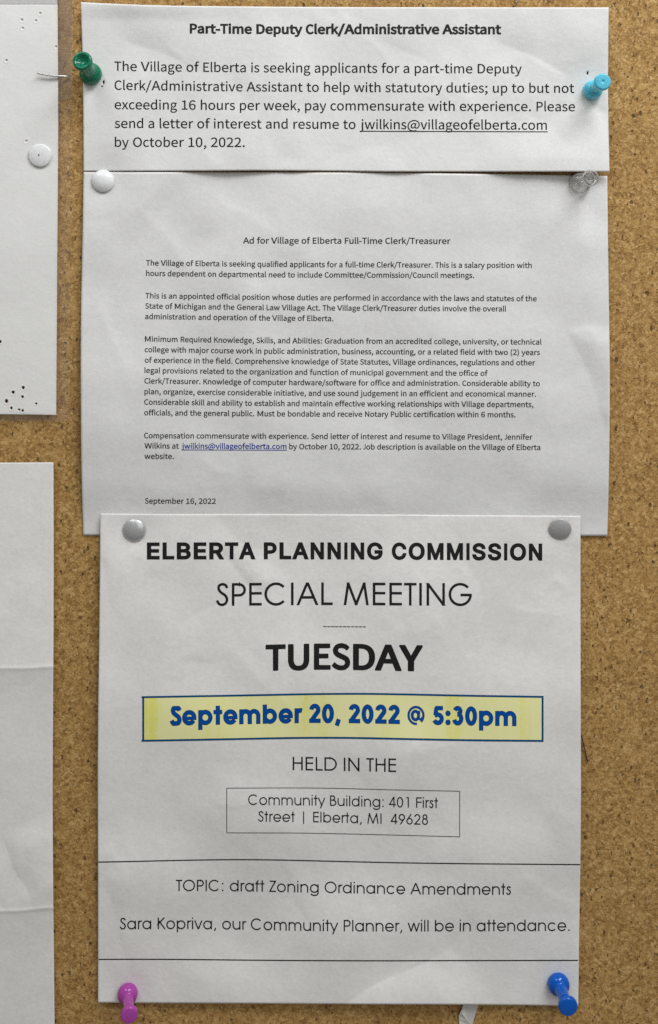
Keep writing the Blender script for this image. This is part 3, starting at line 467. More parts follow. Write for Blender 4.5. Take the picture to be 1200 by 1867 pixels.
CAL = dict(zip('abcdefghijklmnopqrstuvwxyz', (981, 1076, 866, 1076, 1019, 625, 964, 1076, 470, 490, 931, 470, 1636, 1076, 1080, 1076, 1076, 714, 801, 686, 1076, 925, 1464, 887, 927, 809)))
CAL.update(dict(zip('ABCDEFGHIJKLMNOPQRSTUVWXYZ', (1185, 1114, 1092, 1260, 1000, 941, 1292, 1276, 516, 653, 1064, 861, 1751, 1322, 1356, 1058, 1378, 1112, 941, 998, 1314, 1162, 1822, 1063, 998, 959))))
CAL.update({c: 1038 for c in '0123456789'})
CAL.update({' ': 463, '.': 517, ',': 511, '-': 627, '/': 791, ':': 548, ';': 548, '(': 621, ')': 621, '@': 1832})
CALB = dict(CAL)
CALB.update({'P': 1089, 'a': 1012, 'r': 727, 't': 711, 'T': 1014, 'i': 503, 'm': 1665, 'e': 1030, 'D': 1291, 'p': 1100, 'u': 1100, 'y': 970,
             'C': 1084, 'l': 503, 'k': 982, '/': 880, 'A': 1240, 'd': 1100, 'n': 1100, 's': 818, 'v': 969, 'S': 968, 'Y': 1065})
ARI = {'E': (667, 73, 618), 'L': (611, 76, 580), 'B': (722, 73, 672), 'R': (722, 73, 718), 'T': (611, 21, 590), 'A': (722, 0, 720), 'P': (667, 73, 622),
       'N': (722, 74, 646), 'I': (278, 70, 208), 'G': (778, 43, 713), 'C': (722, 47, 678), 'O': (778, 44, 735), 'M': (833, 71, 760), 'S': (667, 38, 620)}

def area2(c):
    return sum(c[i - 1][0] * c[i][1] - c[i][0] * c[i - 1][1] for i in range(len(c))) / 2

def offset_contour(c, d, sgn):
    n = len(c)
    out = []
    for i in range(n):
        a, b, e = c[i - 1], c[i], c[(i + 1) % n]
        u = Vector((b[0] - a[0], b[1] - a[1])); w = Vector((e[0] - b[0], e[1] - b[1]))
        if u.length < 1e-6 or w.length < 1e-6:
            out.append(b); continue
        u.normalize(); w.normalize()
        n1 = Vector((u.y, -u.x)) * sgn; n2 = Vector((w.y, -w.x)) * sgn
        m = n1 + n2
        if m.length < 0.3:
            out.append((b[0] + n1.x * d, b[1] + n1.y * d)); out.append((b[0] + n2.x * d, b[1] + n2.y * d)); continue
        m.normalize()
        k = d / max(0.45, m.dot(n1))
        cr = (u.x * w.y - u.y * w.x) * sgn
        if cr > 0.6 and ROUND[0]:
            for q in (n1 * 0.96 + u * 0.30, m * 1.08, n2 * 0.96 - w * 0.30):
                out.append((b[0] + q.x * d, b[1] + q.y * d))
        else:
            out.append((b[0] + m.x * k, b[1] + m.y * k))
    return out
ROUND = [False]

def split_contour(c, maxlen):
    if not maxlen:
        return c
    out = []
    for i in range(len(c)):
        a, b = c[i], c[(i + 1) % len(c)]
        L_ = math.hypot(b[0] - a[0], b[1] - a[1])
        n = max(1, int(math.ceil(L_ / maxlen)))
        out += [(a[0] + (b[0] - a[0]) * t / n, a[1] + (b[1] - a[1]) * t / n) for t in range(n)]
    return out

def fill(contours, maxlen=0):
    """triangles of the non-zero-winding union of closed contours"""
    contours = [split_contour(c, maxlen) for c in contours]
    V, Ed = [], []
    for c in contours:
        o = len(V)
        V += [Vector(p) for p in c]
        Ed += [(o + i, o + (i + 1) % len(c)) for i in range(len(c))]
    if maxlen:
        xs = [v.x for v in V]; ys = [v.y for v in V]
        x = min(xs) + maxlen / 2
        while x < max(xs):
            y = min(ys) + maxlen / 2
            while y < max(ys):
                V.append(Vector((x, y))); y += maxlen
            x += maxlen
    vv, ee, ff, _, _, _ = delaunay_2d_cdt(V, Ed, [], 0, 1e-4)
    segs = []
    for c in contours:
        A = np.array(c); B = np.roll(A, -1, axis=0)
        segs.append(np.hstack([A, B]))
    sg = np.vstack(segs)
    T = np.array([[vv[i][:] for i in f] for f in ff])
    cen = T.mean(axis=1)
    ax, ay, bx, by = sg.T
    cx = cen[:, 0:1]; cy = cen[:, 1:2]
    up = (ay <= cy) & (by > cy); dn = (ay > cy) & (by <= cy)
    side = (bx - ax) * (cy - ay) - (cx - ax) * (by - ay)
    wn = (up & (side > 0)).sum(1) - (dn & (side < 0)).sum(1)
    keep = [f for f, w in zip(ff, wn) if w != 0]
    used = sorted({i for f in keep for i in f})
    mp = {i: j for j, i in enumerate(used)}
    tri = []
    for f in keep:
        a, b, c = (vv[i] for i in f)
        t = [mp[i] for i in f]
        if (b.x - a.x) * (c.y - a.y) - (b.y - a.y) * (c.x - a.x) < 0:
            t.reverse()
        tri.append(t)
    return np.array([vv[i][:] for i in used]).reshape(-1, 2), tri

# --- geometric sans drawn with strokes
def arc(cx, cy, rx, ry, a0, a1, n=None):
    n = n or max(4, int(abs(a1 - a0) / 12))
    return [(cx + rx * math.cos(math.radians(a0 + (a1 - a0) * i / n)), cy + ry * math.sin(math.radians(a0 + (a1 - a0) * i / n))) for i in range(n + 1)]

def spline(pts, n=5):
    q = [pts[0]] + list(pts) + [pts[-1]]
    out = []
    for i in range(1, len(q) - 2):
        p0, p1, p2, p3 = q[i - 1], q[i], q[i + 1], q[i + 2]
        for k in range(n):
            t = k / n
            out.append(tuple(0.5 * (2 * p1[j] + (p2[j] - p0[j]) * t + (2 * p0[j] - 5 * p1[j] + 4 * p2[j] - p3[j]) * t * t
                                    + (3 * p1[j] - p0[j] - 3 * p2[j] + p3[j]) * t ** 3) for j in (0, 1)))
    out.append(pts[-1])
    return out

def ribbon(pts, w, closed=False):
    n = len(pts)
    Lp, Rp = [], []
    for i in range(n):
        b = Vector(pts[i])
        a = Vector(pts[i - 1]) if (i > 0 or closed) else None
        c = Vector(pts[(i + 1) % n]) if (i < n - 1 or closed) else None
        d1 = (b - a).normalized() if a is not None else (c - b).normalized()
        d2 = (c - b).normalized() if c is not None else d1
        n1 = Vector((-d1.y, d1.x)); n2 = Vector((-d2.y, d2.x))
        m = (n1 + n2).normalized()
        k = (w / 2) / max(0.5, m.dot(n1))
        Lp.append(b + m * k); Rp.append(b - m * k)
    quads = []
    for i in range(n if closed else n - 1):
        j = (i + 1) % n
        q = [tuple(Rp[i]), tuple(Rp[j]), tuple(Lp[j]), tuple(Lp[i])]
        if area2(q) < 0:
            q.reverse()
        quads.append(q)
    return quads

def clip_y(poly, lo, hi):
    for lim, sgn in ((lo, 1), (hi, -1)):
        out = []
        for i in range(len(poly)):
            a, b = poly[i - 1], poly[i]
            ia, ib = (a[1] - lim) * sgn >= 0, (b[1] - lim) * sgn >= 0
            if ia != ib:
                t = (lim - a[1]) / (b[1] - a[1])
                out.append((a[0] + (b[0] - a[0]) * t, lim))
            if ib:
                out.append(b)
        poly = out
    return poly

def diag(a, b, w, lo, hi):
    A, B = Vector(a), Vector(b)
    d = (B - A).normalized() * w * 1.2
    q = ribbon([tuple(A - d), tuple(B + d)], w)[0]
    q = clip_y(q, lo, hi)
    if area2(q) < 0:
        q.reverse()
    return [q]

def geo_glyph(ch, w, bold=False):
    """one letter of a geometric sans: advance and stroke polygons"""
    h = w / 2
    C, X, Dn = 718.0, 540.0, -190.0
    if bold:
        X = 552.0
    Q = []
    def st(x, y0, y1):
        Q.extend(ribbon([(x, y0), (x, y1)], w))
    def bar(y, x0, x1, ww=None):
        Q.extend(ribbon([(x0, y), (x1, y)], ww or w * (0.92 if bold else 1)))
    def rb(p, closed=False, ww=None):
        Q.extend(ribbon(p, ww or w, closed))
    def dot(cx, cy, r):
        c = arc(cx, cy, r, r, 0, 360, 14)[:-1]
        Q.append(c)
    ro = 285.0 if not bold else 288.0
    r = ro - h
    my = X / 2
    ry = X / 2 + 10 - h
    adv = None
    # ---- lower case
    if ch in 'adgq':
        cx = 45 + ro; sx = cx + r + 2
        rb(arc(cx, my, r, ry, 0, 360, 30)[:-1], True)
        adv = sx + h + 65
        if ch == 'a': st(sx, 0, X)
        if ch == 'd': st(sx, 0, C)
        if ch == 'g':
            st(sx, 20, X)
            rb([(sx, 25)] + arc(cx + 8, -5, sx - cx - 8, 165, 0, -158))
    elif ch in 'bp':
        sx = 68 + h; cx = sx + r - 2
        rb(arc(cx, my, r, ry, 0, 360, 30)[:-1], True)
        st(sx, 0 if ch == 'b' else Dn, C if ch == 'b' else X)
        adv = cx + ro + 45
    elif ch == 'c':
        rb(arc(45 + ro, my, r, ry, 38, 322, 26)); adv = 640
    elif ch == 'e':
        cx = 45 + ro
        rb(arc(cx, my, r, ry, 0, 326, 28)); bar(my - h * 0.30, cx - r, cx + r + h * 0.98, w * (0.70 if bold else 1.0)); adv = cx + ro + 35
    elif ch == 'o':
        rb(arc(42 + ro, my, r, ry, 0, 360, 30)[:-1], True); adv = 2 * ro + 84
    elif ch == 'f':
        sx = 95 + h
        rb([(sx, 0), (sx, 575)] + arc(sx + 105, 575, 105, C + 5 - h - 575, 180, 85)); bar(X - h, 18, 295); adv = 318
    elif ch in 'hn':
        sx = 62 + h; rx = 445 if not bold else 420
        st(sx, 0, C if ch == 'h' else X)
        hw = (rx) / 2 - h * 0.2
        rb([(sx, X - hw - 60)] + arc(sx + hw, X + 8 - h - 205, hw, 205, 180, 0, 16) + [(sx + 2 * hw, 0)])
        adv = sx + 2 * hw + h + 58
    elif ch == 'm':
        sx = 62 + h; hw = 187 if not bold else 178
        st(sx, 0, X)
        for k in (0, 1):
            x0 = sx + 2 * hw * k
            rb([(x0, X - hw - 60)] + arc(x0 + hw, X + 8 - h - 182, hw, 182, 180, 0, 16) + [(x0 + 2 * hw, 0)])
        adv = sx + 4 * hw + h + 58
    elif ch == 'u':
        sx = 58 + h; hw = 215
        rb([(sx, X)] + arc(sx + hw, 205 + h - 8, hw, 205, 180, 360, 16) + [(sx + 2 * hw, X)])
        st(sx + 2 * hw, 0, X); adv = sx + 2 * hw + h + 60
    elif ch == 'i':
        sx = 64 + h; st(sx, 0, X); bar((C + 630) / 2 + 15, sx - h, sx + h, 84); adv = 2 * sx
    elif ch == 'l':
        sx = 64 + h; st(sx, 0, C); adv = 2 * sx
    elif ch == 'k':
        sx = 62 + h; st(sx, 0, C)
        Q.extend(diag((sx, 190), (430, X), w, 0, X)); Q.extend(diag((215, 305), (455, 0), w, 0, X)); adv = 500
    elif ch == 'r':
        sx = 62 + h; st(sx, 0, X)
        rb([(sx, 290)] + arc(sx + 165, 330, 165, X + 8 - h - 330, 180, 72, 10)); adv = 305 if not bold else 345
    elif ch == 's':
        rb(spline([(300, 425), (262, 490), (192, 507), (122, 475), (106, 402), (150, 335), (215, 288), (275, 235), (298, 150), (255, 64), (185, 33), (108, 62), (62, 140)])); adv = 370
    elif ch == 't':
        sx = 118 + h; st(sx, 0, C if not bold else C - 10); bar(X - h, 22, 2 * sx - 22); adv = 2 * sx
    elif ch == 'v':
        Q.extend(diag((40, X), (268, 0), w, 0, X)); Q.extend(diag((496, X), (268, 0), w, 0, X)); adv = 536
    elif ch == 'w':
        for a, b in (((40, X), (218, 0)), ((218, 0), (395, X)), ((395, X), (572, 0)), ((572, 0), (750, X))):
            Q.extend(diag(a, b, w, 0, X))
        adv = 790
    elif ch == 'y':
        Q.extend(diag((500, X), (178, Dn), w, Dn, X)); Q.extend(diag((42, X), (276, 20), w, 0, X)); adv = 540
    elif ch == 'z':
        bar(X - h, 40, 400); bar(h, 25, 405); Q.extend(diag((375, X - h), (60, h), w, 0, X)); adv = 430
    # ---- upper case
    elif ch == 'S':
        k = 12 if bold else 0
        rb(spline([(400, 560 + k), (358, 650), (258, 718 - h + 8), (152, 645), (128, 548), (180, 450), (275, 378), (362, 305), (400, 190), (355, 82), (248, h - 8), (140, 66), (78, 172)])); adv = 480
    elif ch == 'P' or ch == 'R':
        sx = 75 + h; st(sx, 0, C)
        ym = 330; rr = (C - h - ym) / 2
        rb([(sx, C - h), (sx + 190, C - h)] + arc(sx + 190, ym + rr, rr * 1.05, rr, 90, -90, 14) + [(sx, ym)])
        if ch == 'R':
            Q.extend(diag((sx + 160, ym), (sx + 385, 0), w, 0, ym + 5))
        adv = 560
    elif ch == 'B':
        sx = 75 + h; st(sx, 0, C)
        ym = 395; r1 = (C - h - ym) / 2; r2 = (ym - h) / 2
        rb([(sx, C - h), (sx + 150, C - h)] + arc(sx + 150, ym + r1, r1 * 1.05, r1, 90, -90, 12) + [(sx, ym)])
        rb([(sx, ym), (sx + 190, ym)] + arc(sx + 190, h + r2, r2 * 1.1, r2, 90, -90, 12) + [(sx, h)])
        adv = 570
    elif ch == 'E' or ch == 'F':
        sx = 75 + h; st(sx, 0, C); bar(C - h, sx, 480); bar(C * 0.54, sx, 478)
        if ch == 'E': bar(h, sx, 480)
        adv = 535 if ch == 'E' else 495
    elif ch == 'C':
        rb(arc(405, 359, 375 - h, 369 - h, 42, 318, 30)); adv = 810
    elif ch == 'G':
        rb(arc(420, 359, 375 - h, 369 - h, 42, 358, 36)); bar(345, 430, 420 + 375); adv = 870
    elif ch == 'O':
        rb(arc(432, 359, 390 - h, 369 - h, 0, 360, 40)[:-1], True); adv = 868
    elif ch == 'I':
        sx = 78 + h; st(sx, 0, C); adv = 2 * sx
    elif ch == 'A':
        Q.extend(diag((370, C), (60, 0), w, 0, C)); Q.extend(diag((370, C), (680, 0), w, 0, C)); bar(245, 165, 575); adv = 740
    elif ch == 'L':
        sx = 75 + h; st(sx, 0, C); bar(h, sx, 445); adv = 465
    elif ch == 'M':
        Q.extend(diag((205, C), (98, 0), w, 0, C)); Q.extend(diag((715, C), (822, 0), w, 0, C))
        Q.extend(diag((190, C), (460, 30), w, 0, C)); Q.extend(diag((730, C), (460, 30), w, 0, C)); adv = 920
    elif ch == 'T':
        st(213, 0, C); bar(C - h, 12, 414); adv = 426
    elif ch == 'N':
        sx = 75 + h; ex = 665 - h; st(sx, 0, C); st(ex, 0, C); Q.extend(diag((sx + 4, C - 30), (ex - 4, 30), w, 0, C)); adv = 740
    elif ch == 'H':
        sx = 75 + h; ex = 608 - h; st(sx, 0, C); st(ex, 0, C); bar(385, sx, ex); adv = 683
    elif ch == 'D':
        sx = 75 + h; rr = (C - w) / 2
        st(sx, 0, C)
        rb([(sx, C - h), (sx + 230, C - h)] + arc(sx + 230, C / 2, rr * 1.08, rr, 90, -90, 20) + [(sx, h)]); adv = 744
    elif ch == 'K':
        sx = 75 + h; st(sx, 0, C); Q.extend(diag((sx, 320), (500, C), w, 0, C)); Q.extend(diag((220, 440), (545, 0), w, 0, C)); adv = 590
    elif ch == 'Z':
        bar(C - h, 45, 450); bar(h, 22, 455); Q.extend(diag((415, C - h), (60, h), w, 0, C)); adv = 480
    # ---- figures
    elif ch == '0':
        rb(arc(278, 354, 238 - h, 364 - h, 0, 360, 32)[:-1], True); adv = 556
    elif ch == '1':
        st(330, 0, C); bar(C - h, 195, 330); adv = 556
    elif ch == '2':
        rr = 222 - h
        rb(arc(280, C + 8 - h - rr, rr, rr, 172, -28, 18) + [(95 + h * 0.5, h)]); bar(h, 35 + h * 0.3, 510); adv = 556
    elif ch == '3':
        r1 = 190 - h; r2 = 225 - h
        rb(arc(270, C + 8 - h - r1, r1, r1, 160, -90, 18)); cy = C + 8 - h - 2 * r1
        r2y = (cy - h + 8) / 2
        rb(arc(270, cy - r2y, r2, r2y, 90, -162, 20)); adv = 556
    elif ch == '4':
        st(390, 0, C); bar(185, 25, 520); Q.extend(diag((385, C), (70, 185), w, 155, C)); adv = 556
    elif ch == '5':
        bar(C - h, 170, 470); Q.extend(ribbon([(205, C - h), (150 + h * 0.2, 370)], w * 0.95))
        rb([(135 + h * 0.4, 375)] + arc(270, 228, 235 - h, 236 - h, 118, -155, 22)); adv = 556
    elif ch in '69':
        rr = 232 - h
        q0 = len(Q)
        rb(arc(278, 226, rr, rr, 0, 360, 28)[:-1], True)
        Q.extend(diag((392, C), (278 - rr * 0.93, 226 + rr * 0.42), w, 300, C)); adv = 556
        if ch == '9':
            Q[q0:] = [[(556 - x, 710 - y) for x, y in q] for q in Q[q0:]]
    elif ch == '8':
        r1 = 180 - h; r2 = 218 - h
        rb(arc(278, C + 8 - h - r1, r1, r1, 0, 360, 26)[:-1], True)
        cy = C + 8 - h - 2 * r1; ry2 = (cy - h + 8) / 2
        rb(arc(278, cy - ry2, r2, ry2, 0, 360, 28)[:-1], True); adv = 556
    elif ch == '@':
        t = w * 0.44
        rb(arc(370, 340, 345 - t / 2, 360 - t / 2, -45, 275 - 0, 40), ww=t)
        rb(arc(345, 340, 135, 165, 0, 360, 24)[:-1], True, ww=w * 0.62)
        rb([(505, 510), (475, 260)] + arc(560, 300, 85, 105, 205, 300, 6) + arc(370, 350, 345 - t / 2, 330, -10, 20, 4), ww=t)
        adv = 745
    elif ch == '|':
        Q.extend(ribbon([(336, -120), (336, C + 10)], w * 0.9)); adv = 672
    elif ch == '.':
        dot(138, h * 1.25, h * 1.28); adv = 277
    elif ch == ':':
        dot(138, h * 1.25, h * 1.28); dot(138, X - h * 1.4, h * 1.28); adv = 277
    elif ch == ',':
        Q.extend(ribbon([(175, 95 if not bold else 130), (95, -100)], w)); adv = 277
    elif ch == ' ':
        adv = 277
    return adv, Q

CACHE = {}
def glyph(font, ch, maxlen):
    key = (font, ch, maxlen)
    if key in CACHE:
        return CACHE[key]
    if font.startswith('calibri'):
        adv = (CAL if font in ('calibri', 'calibri_small') else CALB)[ch] / 2.048
        if ch == ' ':
            res = (adv, None, None)
        else:
            sadv, cs = OUT['S' + ch]
            main = max(cs, key=lambda c: abs(area2(c)))
            sgn = 1 if area2(main) > 0 else -1
            d = {'calibri': 7.0, 'calibri_small': 14.0, 'calibri_bold': 36.0, 'calibri_heavy': 31.0}[font]
            ROUND[0] = font == 'calibri_heavy'
            cs2 = [offset_contour(c, d, sgn) for c in cs]
            sx = adv / sadv
            cap = 656.0
            sy = 0.965 * cap / (cap + 2 * d)
            oy = d
            cs2 = [[(x * sx, (y + oy) * sy) for x, y in c] for c in cs2]
            v, t = fill(cs2, maxlen)
            res = (adv, v, t)
    elif font == 'grotesque_bold':
        if ch == ' ':
            res = (278, None, None)
        else:
            adv, lo, hi = ARI[ch]
            cs = OUT['A' + ch][1]
            main = max(cs, key=lambda c: abs(area2(c)))
            sgn = 1 if area2(main) > 0 else -1
            d = 45.0
            ROUND[0] = False
            cs2 = [offset_contour(c, d, sgn) for c in cs]
            xs = [p[0] for c in cs2 for p in c]
            a, b = min(xs), max(xs)
            sy = 716.0 / (716 + 2 * d)
            cs2 = [[(lo + (x - a) / (b - a) * (hi - lo), (y + d) * sy) for x, y in c] for c in cs2]
            v, t = fill(cs2, maxlen)
            res = (adv, v, t)
    else:
        w, bold = {'geo': (82, False), 'geo_thin': (82, False), 'geo_bold': (152, True), 'geo_outline': (172, True)}[font]
        if font == 'geo_outline':
            adv, Q0 = geo_glyph(ch, 152, True)
            Q = geo_glyph(ch, 152, True)[1]
            Q = [grow(q, 15) for q in Q]
        else:
            adv, Q = geo_glyph(ch, w, bold)
        if not Q:
            res = (adv, None, None)
        else:
            v, t = fill([split_contour(q, 0) for q in Q], maxlen)
            res = (adv, v, t)
    CACHE[key] = res
    return res

def grow(q, d):
    return offset_contour(q, d, 1 if area2(q) > 0 else -1)

def line_mesh(text, font, xl, xr, base, size, maxlen=0):
    """lettering of one printed line in photo pixels: (points, triangles)"""
    pen = 0.0
    parts = []
    lo, hi = 1e9, -1e9
    for ch in text:
        adv, v, t = glyph(font, ch, maxlen)
        if v is not None:
            parts.append((pen, v, t))
            lo = min(lo, pen + v[:, 0].min()); hi = max(hi, pen + v[:, 0].max())
        pen += adv
    sx = (xr - xl) / (hi - lo)
    V, F = [], []
    n = 0
    for p, v, t in parts:
        x = xl + (p + v[:, 0] - lo) * sx
        V.append(np.stack([x, v[:, 1] * size / 1000.0], axis=1))
        F += [(a + n, b + n, c + n) for a, b, c in t]
        n += len(v)
    V = np.vstack(V)
    bx = [b[0] for b in base]; by = [b[1] for b in base]
    V[:, 1] = curve(bx, by, V[:, 0]) - V[:, 1]
    return V, F, sx * 1000.0

def curve(bx, by, x):
    """smooth line through measured points"""
    if len(bx) < 3:
        return np.interp(x, bx, by)
    tot = 0
    w = (bx[-1] - bx[0]) * 0.05
    for k in (-2, -1, 0, 1, 2):
        xx = x + k * w
        f = np.interp(xx, bx, by)
        f = np.where(xx < bx[0], by[0] + (xx - bx[0]) * (by[1] - by[0]) / (bx[1] - bx[0]), f)
        f = np.where(xx > bx[-1], by[-1] + (xx - bx[-1]) * (by[-1] - by[-2]) / (bx[-1] - bx[-2]), f)
        tot = tot + f
    return tot / 5

# ------------------------------------------------------------------ sheets of paper
def sstep(x, a, b):
    t = np.clip((x - a) / (b - a), 0, 1)
    return t * t * (3 - 2 * t)

def waves(seed, lam_lo, lam_hi, n, amp):
    rs = np.random.RandomState(seed)
    ang = rs.uniform(0, 2 * np.pi, n); lam = rs.uniform(lam_lo, lam_hi, n); ph = rs.uniform(0, 2 * np.pi, n)
    am = amp * (lam / lam_hi) * rs.uniform(0.5, 1.0, n)
    def f(u, v):
        r = 0.0
        wu = u + 18 * np.sin(v / 130.0 + seed); wv = v + 18 * np.sin(u / 110.0 + 2 * seed)
        for a, l, p, m in zip(ang, lam, ph, am):
            r = r + m * np.sin(2 * np.pi * (wu * math.cos(a) + wv * math.sin(a)) / l + p)
        return r
    return f

def ridge(u, v, a, b, A, wl, wr):
    """a bent crease from a to b; wl, wr are how far it reaches on either side"""
    ax, ay = a; bx, by = b
    L_ = math.hypot(bx - ax, by - ay)
    dx, dy = (bx - ax) / L_, (by - ay) / L_
    t = ((u - ax) * dx + (v - ay) * dy) / L_
    d = -(u - ax) * dy + (v - ay) * dx
    d = d + 2.5 * np.sin(t * 9.0 + ax)
    e = np.where(d < 0, np.exp(-np.sqrt((d / wl) ** 2 + 0.02)), np.exp(-np.sqrt((d / wr) ** 2 + 0.02)))
    env = sstep(t, -0.15, 0.25) * (1 - sstep(t, 0.75, 1.15))
    return A * e * env

def fold(u, v, a, b, slope, reach):
    """the sheet bends along a-b and tilts away on the left-hand side of that line (as seen)"""
    ax, ay = a; bx, by = b
    L_ = math.hypot(bx - ax, by - ay)
    dx, dy = (bx - ax) / L_, (by - ay) / L_
    t = ((u - ax) * dx + (v - ay) * dy) / L_
    d = (u - ax) * dy - (v - ay) * dx + 3.0 * np.sin(t * 7.0 + ay)
    d = np.maximum(d, 0)
    env = sstep(t, -0.25, 0.2) * (1 - sstep(t, 0.8, 1.25))
    return slope * S * reach * (d / reach) * np.exp(-(d / reach) ** 1.5) * env

def dent(u, v, c, r):
    return np.exp(-((u - c[0]) ** 2 + (v - c[1]) ** 2) / (r * r))

mm = 0.001

def crumple(seed, box, n, amp):
    rs = np.random.RandomState(seed)
    L_ = []
    for _ in range(n):
        a = (rs.uniform(box[0], box[2]), rs.uniform(box[1], box[3]))
        t = rs.uniform(0, np.pi); l = rs.uniform(60, 200)
        L_.append((a, (a[0] + l * math.cos(t), a[1] + l * math.sin(t)), rs.uniform(0.4, 1.0) * amp * rs.choice([-1, 1]), rs.uniform(8, 34), rs.uniform(24, 70)))
    def f(u, v):
        r = 0.0
        for a, b, A, wl, wr in L_:
            r = r + ridge(u, v, a, b, A, wl, wr)
        return r
    return f

n1 = waves(3, 80, 420, 11, 0.42 * mm)
n2 = waves(12, 100, 480, 11, 0.52 * mm)
n3 = waves(25, 90, 460, 12, 0.50 * mm)
n4 = waves(31, 150, 500, 5, 0.22 * mm)
n5 = waves(44, 120, 420, 6, 0.25 * mm)
c1 = crumple(5, (150, 0, 1100, 310), 18, 0.50 * mm)
c2 = crumple(8, (150, 320, 1100, 960), 28, 0.50 * mm)
c3 = crumple(15, (180, 950, 1050, 1820), 36, 0.50 * mm)
c5 = crumple(19, (-40, 860, 95, 1860), 10, 0.45 * mm)

def h_top(u, v):
    h = 1.9 * mm + n1(u, v) + c1(u, v) + 1.3 * mm * (1 - sstep(v, -20, 120)) + 0.35 * mm * sstep(v, 225, 312)
    h = h + fold(u, v, (905, 70), (1062, 152), 0.17, 70) + fold(u, v, (225, 70), (365, 128), 0.14, 60)
    h = h + fold(u, v, (1112, 205), (1040, 190), 0.16, 40)
    h = h + 2.3 * mm * sstep(u, 800, 1110) * sstep(v, 200, 312)
    h = h + 0.7 * mm * np.exp(-((u - 530) / 28) ** 2) * sstep(v, 285, 313)
    h = h + 0.9 * mm * np.exp(-((u - 250) / 160) ** 2) * sstep(-v, -40, -8)
    h = h + ridge(u, v, (935, 95), (1050, 150), 0.45 * mm, 14, 45)
    h = h + ridge(u, v, (1075, 205), (1010, 170), 0.35 * mm, 30, 12)
    h = h + ridge(u, v, (305, 82), (350, 120), 0.28 * mm, 10, 30)
    h = h + ridge(u, v, (560, 20), (640, 60), 0.30 * mm, 30, 14)
    for c in ((166, 140), (1081, 165), (188, 325)):
        g = dent(u, v, c, 55)
        h = h * (1 - 0.75 * g) + 0.55 * mm * g * 0.75
    return np.maximum(h, 0.35 * mm)

def h_mid(u, v):
    h = 1.6 * mm + n2(u, v) + c2(u, v) + 1.9 * mm * np.exp(-((v - 690) / 170) ** 2)
    h = h + 0.8 * mm * (1 - sstep(u, 150, 250)) * np.exp(-((v - 690) / 190) ** 2)
    h = h + 1.6 * mm * sstep(u, 960, 1110) * np.exp(-((v - 720) / 150) ** 2)
    h = h + fold(u, v, (1108, 785), (1030, 590), -0.0, 60)
    h = h + fold(u, v, (1036, 592), (1112, 790), 0.22, 60) * sstep(v, 588, 632)
    h = h + fold(u, v, (262, 385), (345, 480), -0.10, 70) + fold(u, v, (300, 330), (190, 440), -0.10, 60)
    h = h + ridge(u, v, (1040, 606), (1095, 604), 0.45 * mm, 10, 26)
    h = h + ridge(u, v, (1060, 680), (1105, 760), 0.5 * mm, 24, 40)
    h = h + ridge(u, v, (1035, 380), (1080, 470), 0.35 * mm, 30, 30)
    h = h + ridge(u, v, (260, 390), (330, 470), 0.3 * mm, 16, 50)
    h = h + ridge(u, v, (985, 690), (1010, 800), 0.3 * mm, 40, 20)
    for c, r in (((188, 330), 60), ((1057, 335), 60), ((245, 966), 60), ((1021, 964), 60)):
        g = dent(u, v, c, r)
        h = h * (1 - 0.8 * g) + 0.45 * mm * g * 0.8
    h = h * (1 - 0.55 * sstep(v, 880, 970)) + 0.2 * mm * sstep(v, 880, 970)
    return np.maximum(h, 0.3 * mm)

def h_low(u, v):
    h = 2.1 * mm + n3(u, v) + c3(u, v) + 1.9 * mm * np.exp(-((v - 1310) / 210) ** 2) + 0.5 * mm * sstep(v, 1740, 1835)
    h = h + 0.9 * mm * (1 - sstep(u, 178, 260)) * np.exp(-((v - 1330) / 240) ** 2)
    h = h + 1.0 * mm * sstep(u, 990, 1060) * np.exp(-((v - 1380) / 260) ** 2)
    h = h + fold(u, v, (800, 1738), (612, 1836), 0.24, 110) + fold(u, v, (1004, 978), (1066, 1006), 0.22, 36)
    h = h + fold(u, v, (392, 1002), (480, 1088), 0.15, 34) + fold(u, v, (640, 1330), (720, 1420), 0.08, 60)
    h = h + ridge(u, v, (610, 1838), (795, 1738), 0.30 * mm, 9, 30)
    h = h + ridge(u, v, (395, 995), (478, 1085), -0.32 * mm, 12, 26)
    h = h + ridge(u, v, (1010, 985), (1062, 1002), 0.42 * mm, 22, 9)
    h = h + ridge(u, v, (1008, 1050), (1040, 1080), 0.35 * mm, 12, 12)
    h = h + ridge(u, v, (838, 1025), (846, 1058), 0.22 * mm, 5, 5)
    h = h + ridge(u, v, (236, 1006), (262, 1004), 0.24 * mm, 6, 4)
    h = h + ridge(u, v, (240, 1012), (258, 1018), 0.18 * mm, 5, 5)
    h = h + ridge(u, v, (256, 985), (254, 1022), 0.22 * mm, 6, 6)
    h = h + ridge(u, v, (239, 932), (240, 956), 0.28 * mm, 4, 4)
    h = h + ridge(u, v, (205, 1590), (232, 1650), 0.32 * mm, 20, 24)
    h = h + ridge(u, v, (690, 1120), (750, 1165), 0.26 * mm, 20, 30)
    h = h + ridge(u, v, (655, 1590), (705, 1660), 0.26 * mm, 12, 18)
    h = h + ridge(u, v, (755, 1355), (770, 1385), 0.22 * mm, 8, 8)
    h = h + ridge(u, v, (1035, 1745), (1062, 1640), 0.3 * mm, 26, 20)
    h = h + ridge(u, v, (262, 1090), (330, 1240), 0.22 * mm, 40, 40)
    for c in ((245, 966), (1021, 964), (233, 1808), (1017, 1792)):
        g = dent(u, v, c, 48)
        h = h * (1 - 0.7 * g) + 0.8 * mm * g * 0.7
    hm = h_mid(u, v) + 0.28 * mm
    return np.where(v < 1000, np.maximum(h, hm), np.maximum(h, 0.4 * mm))

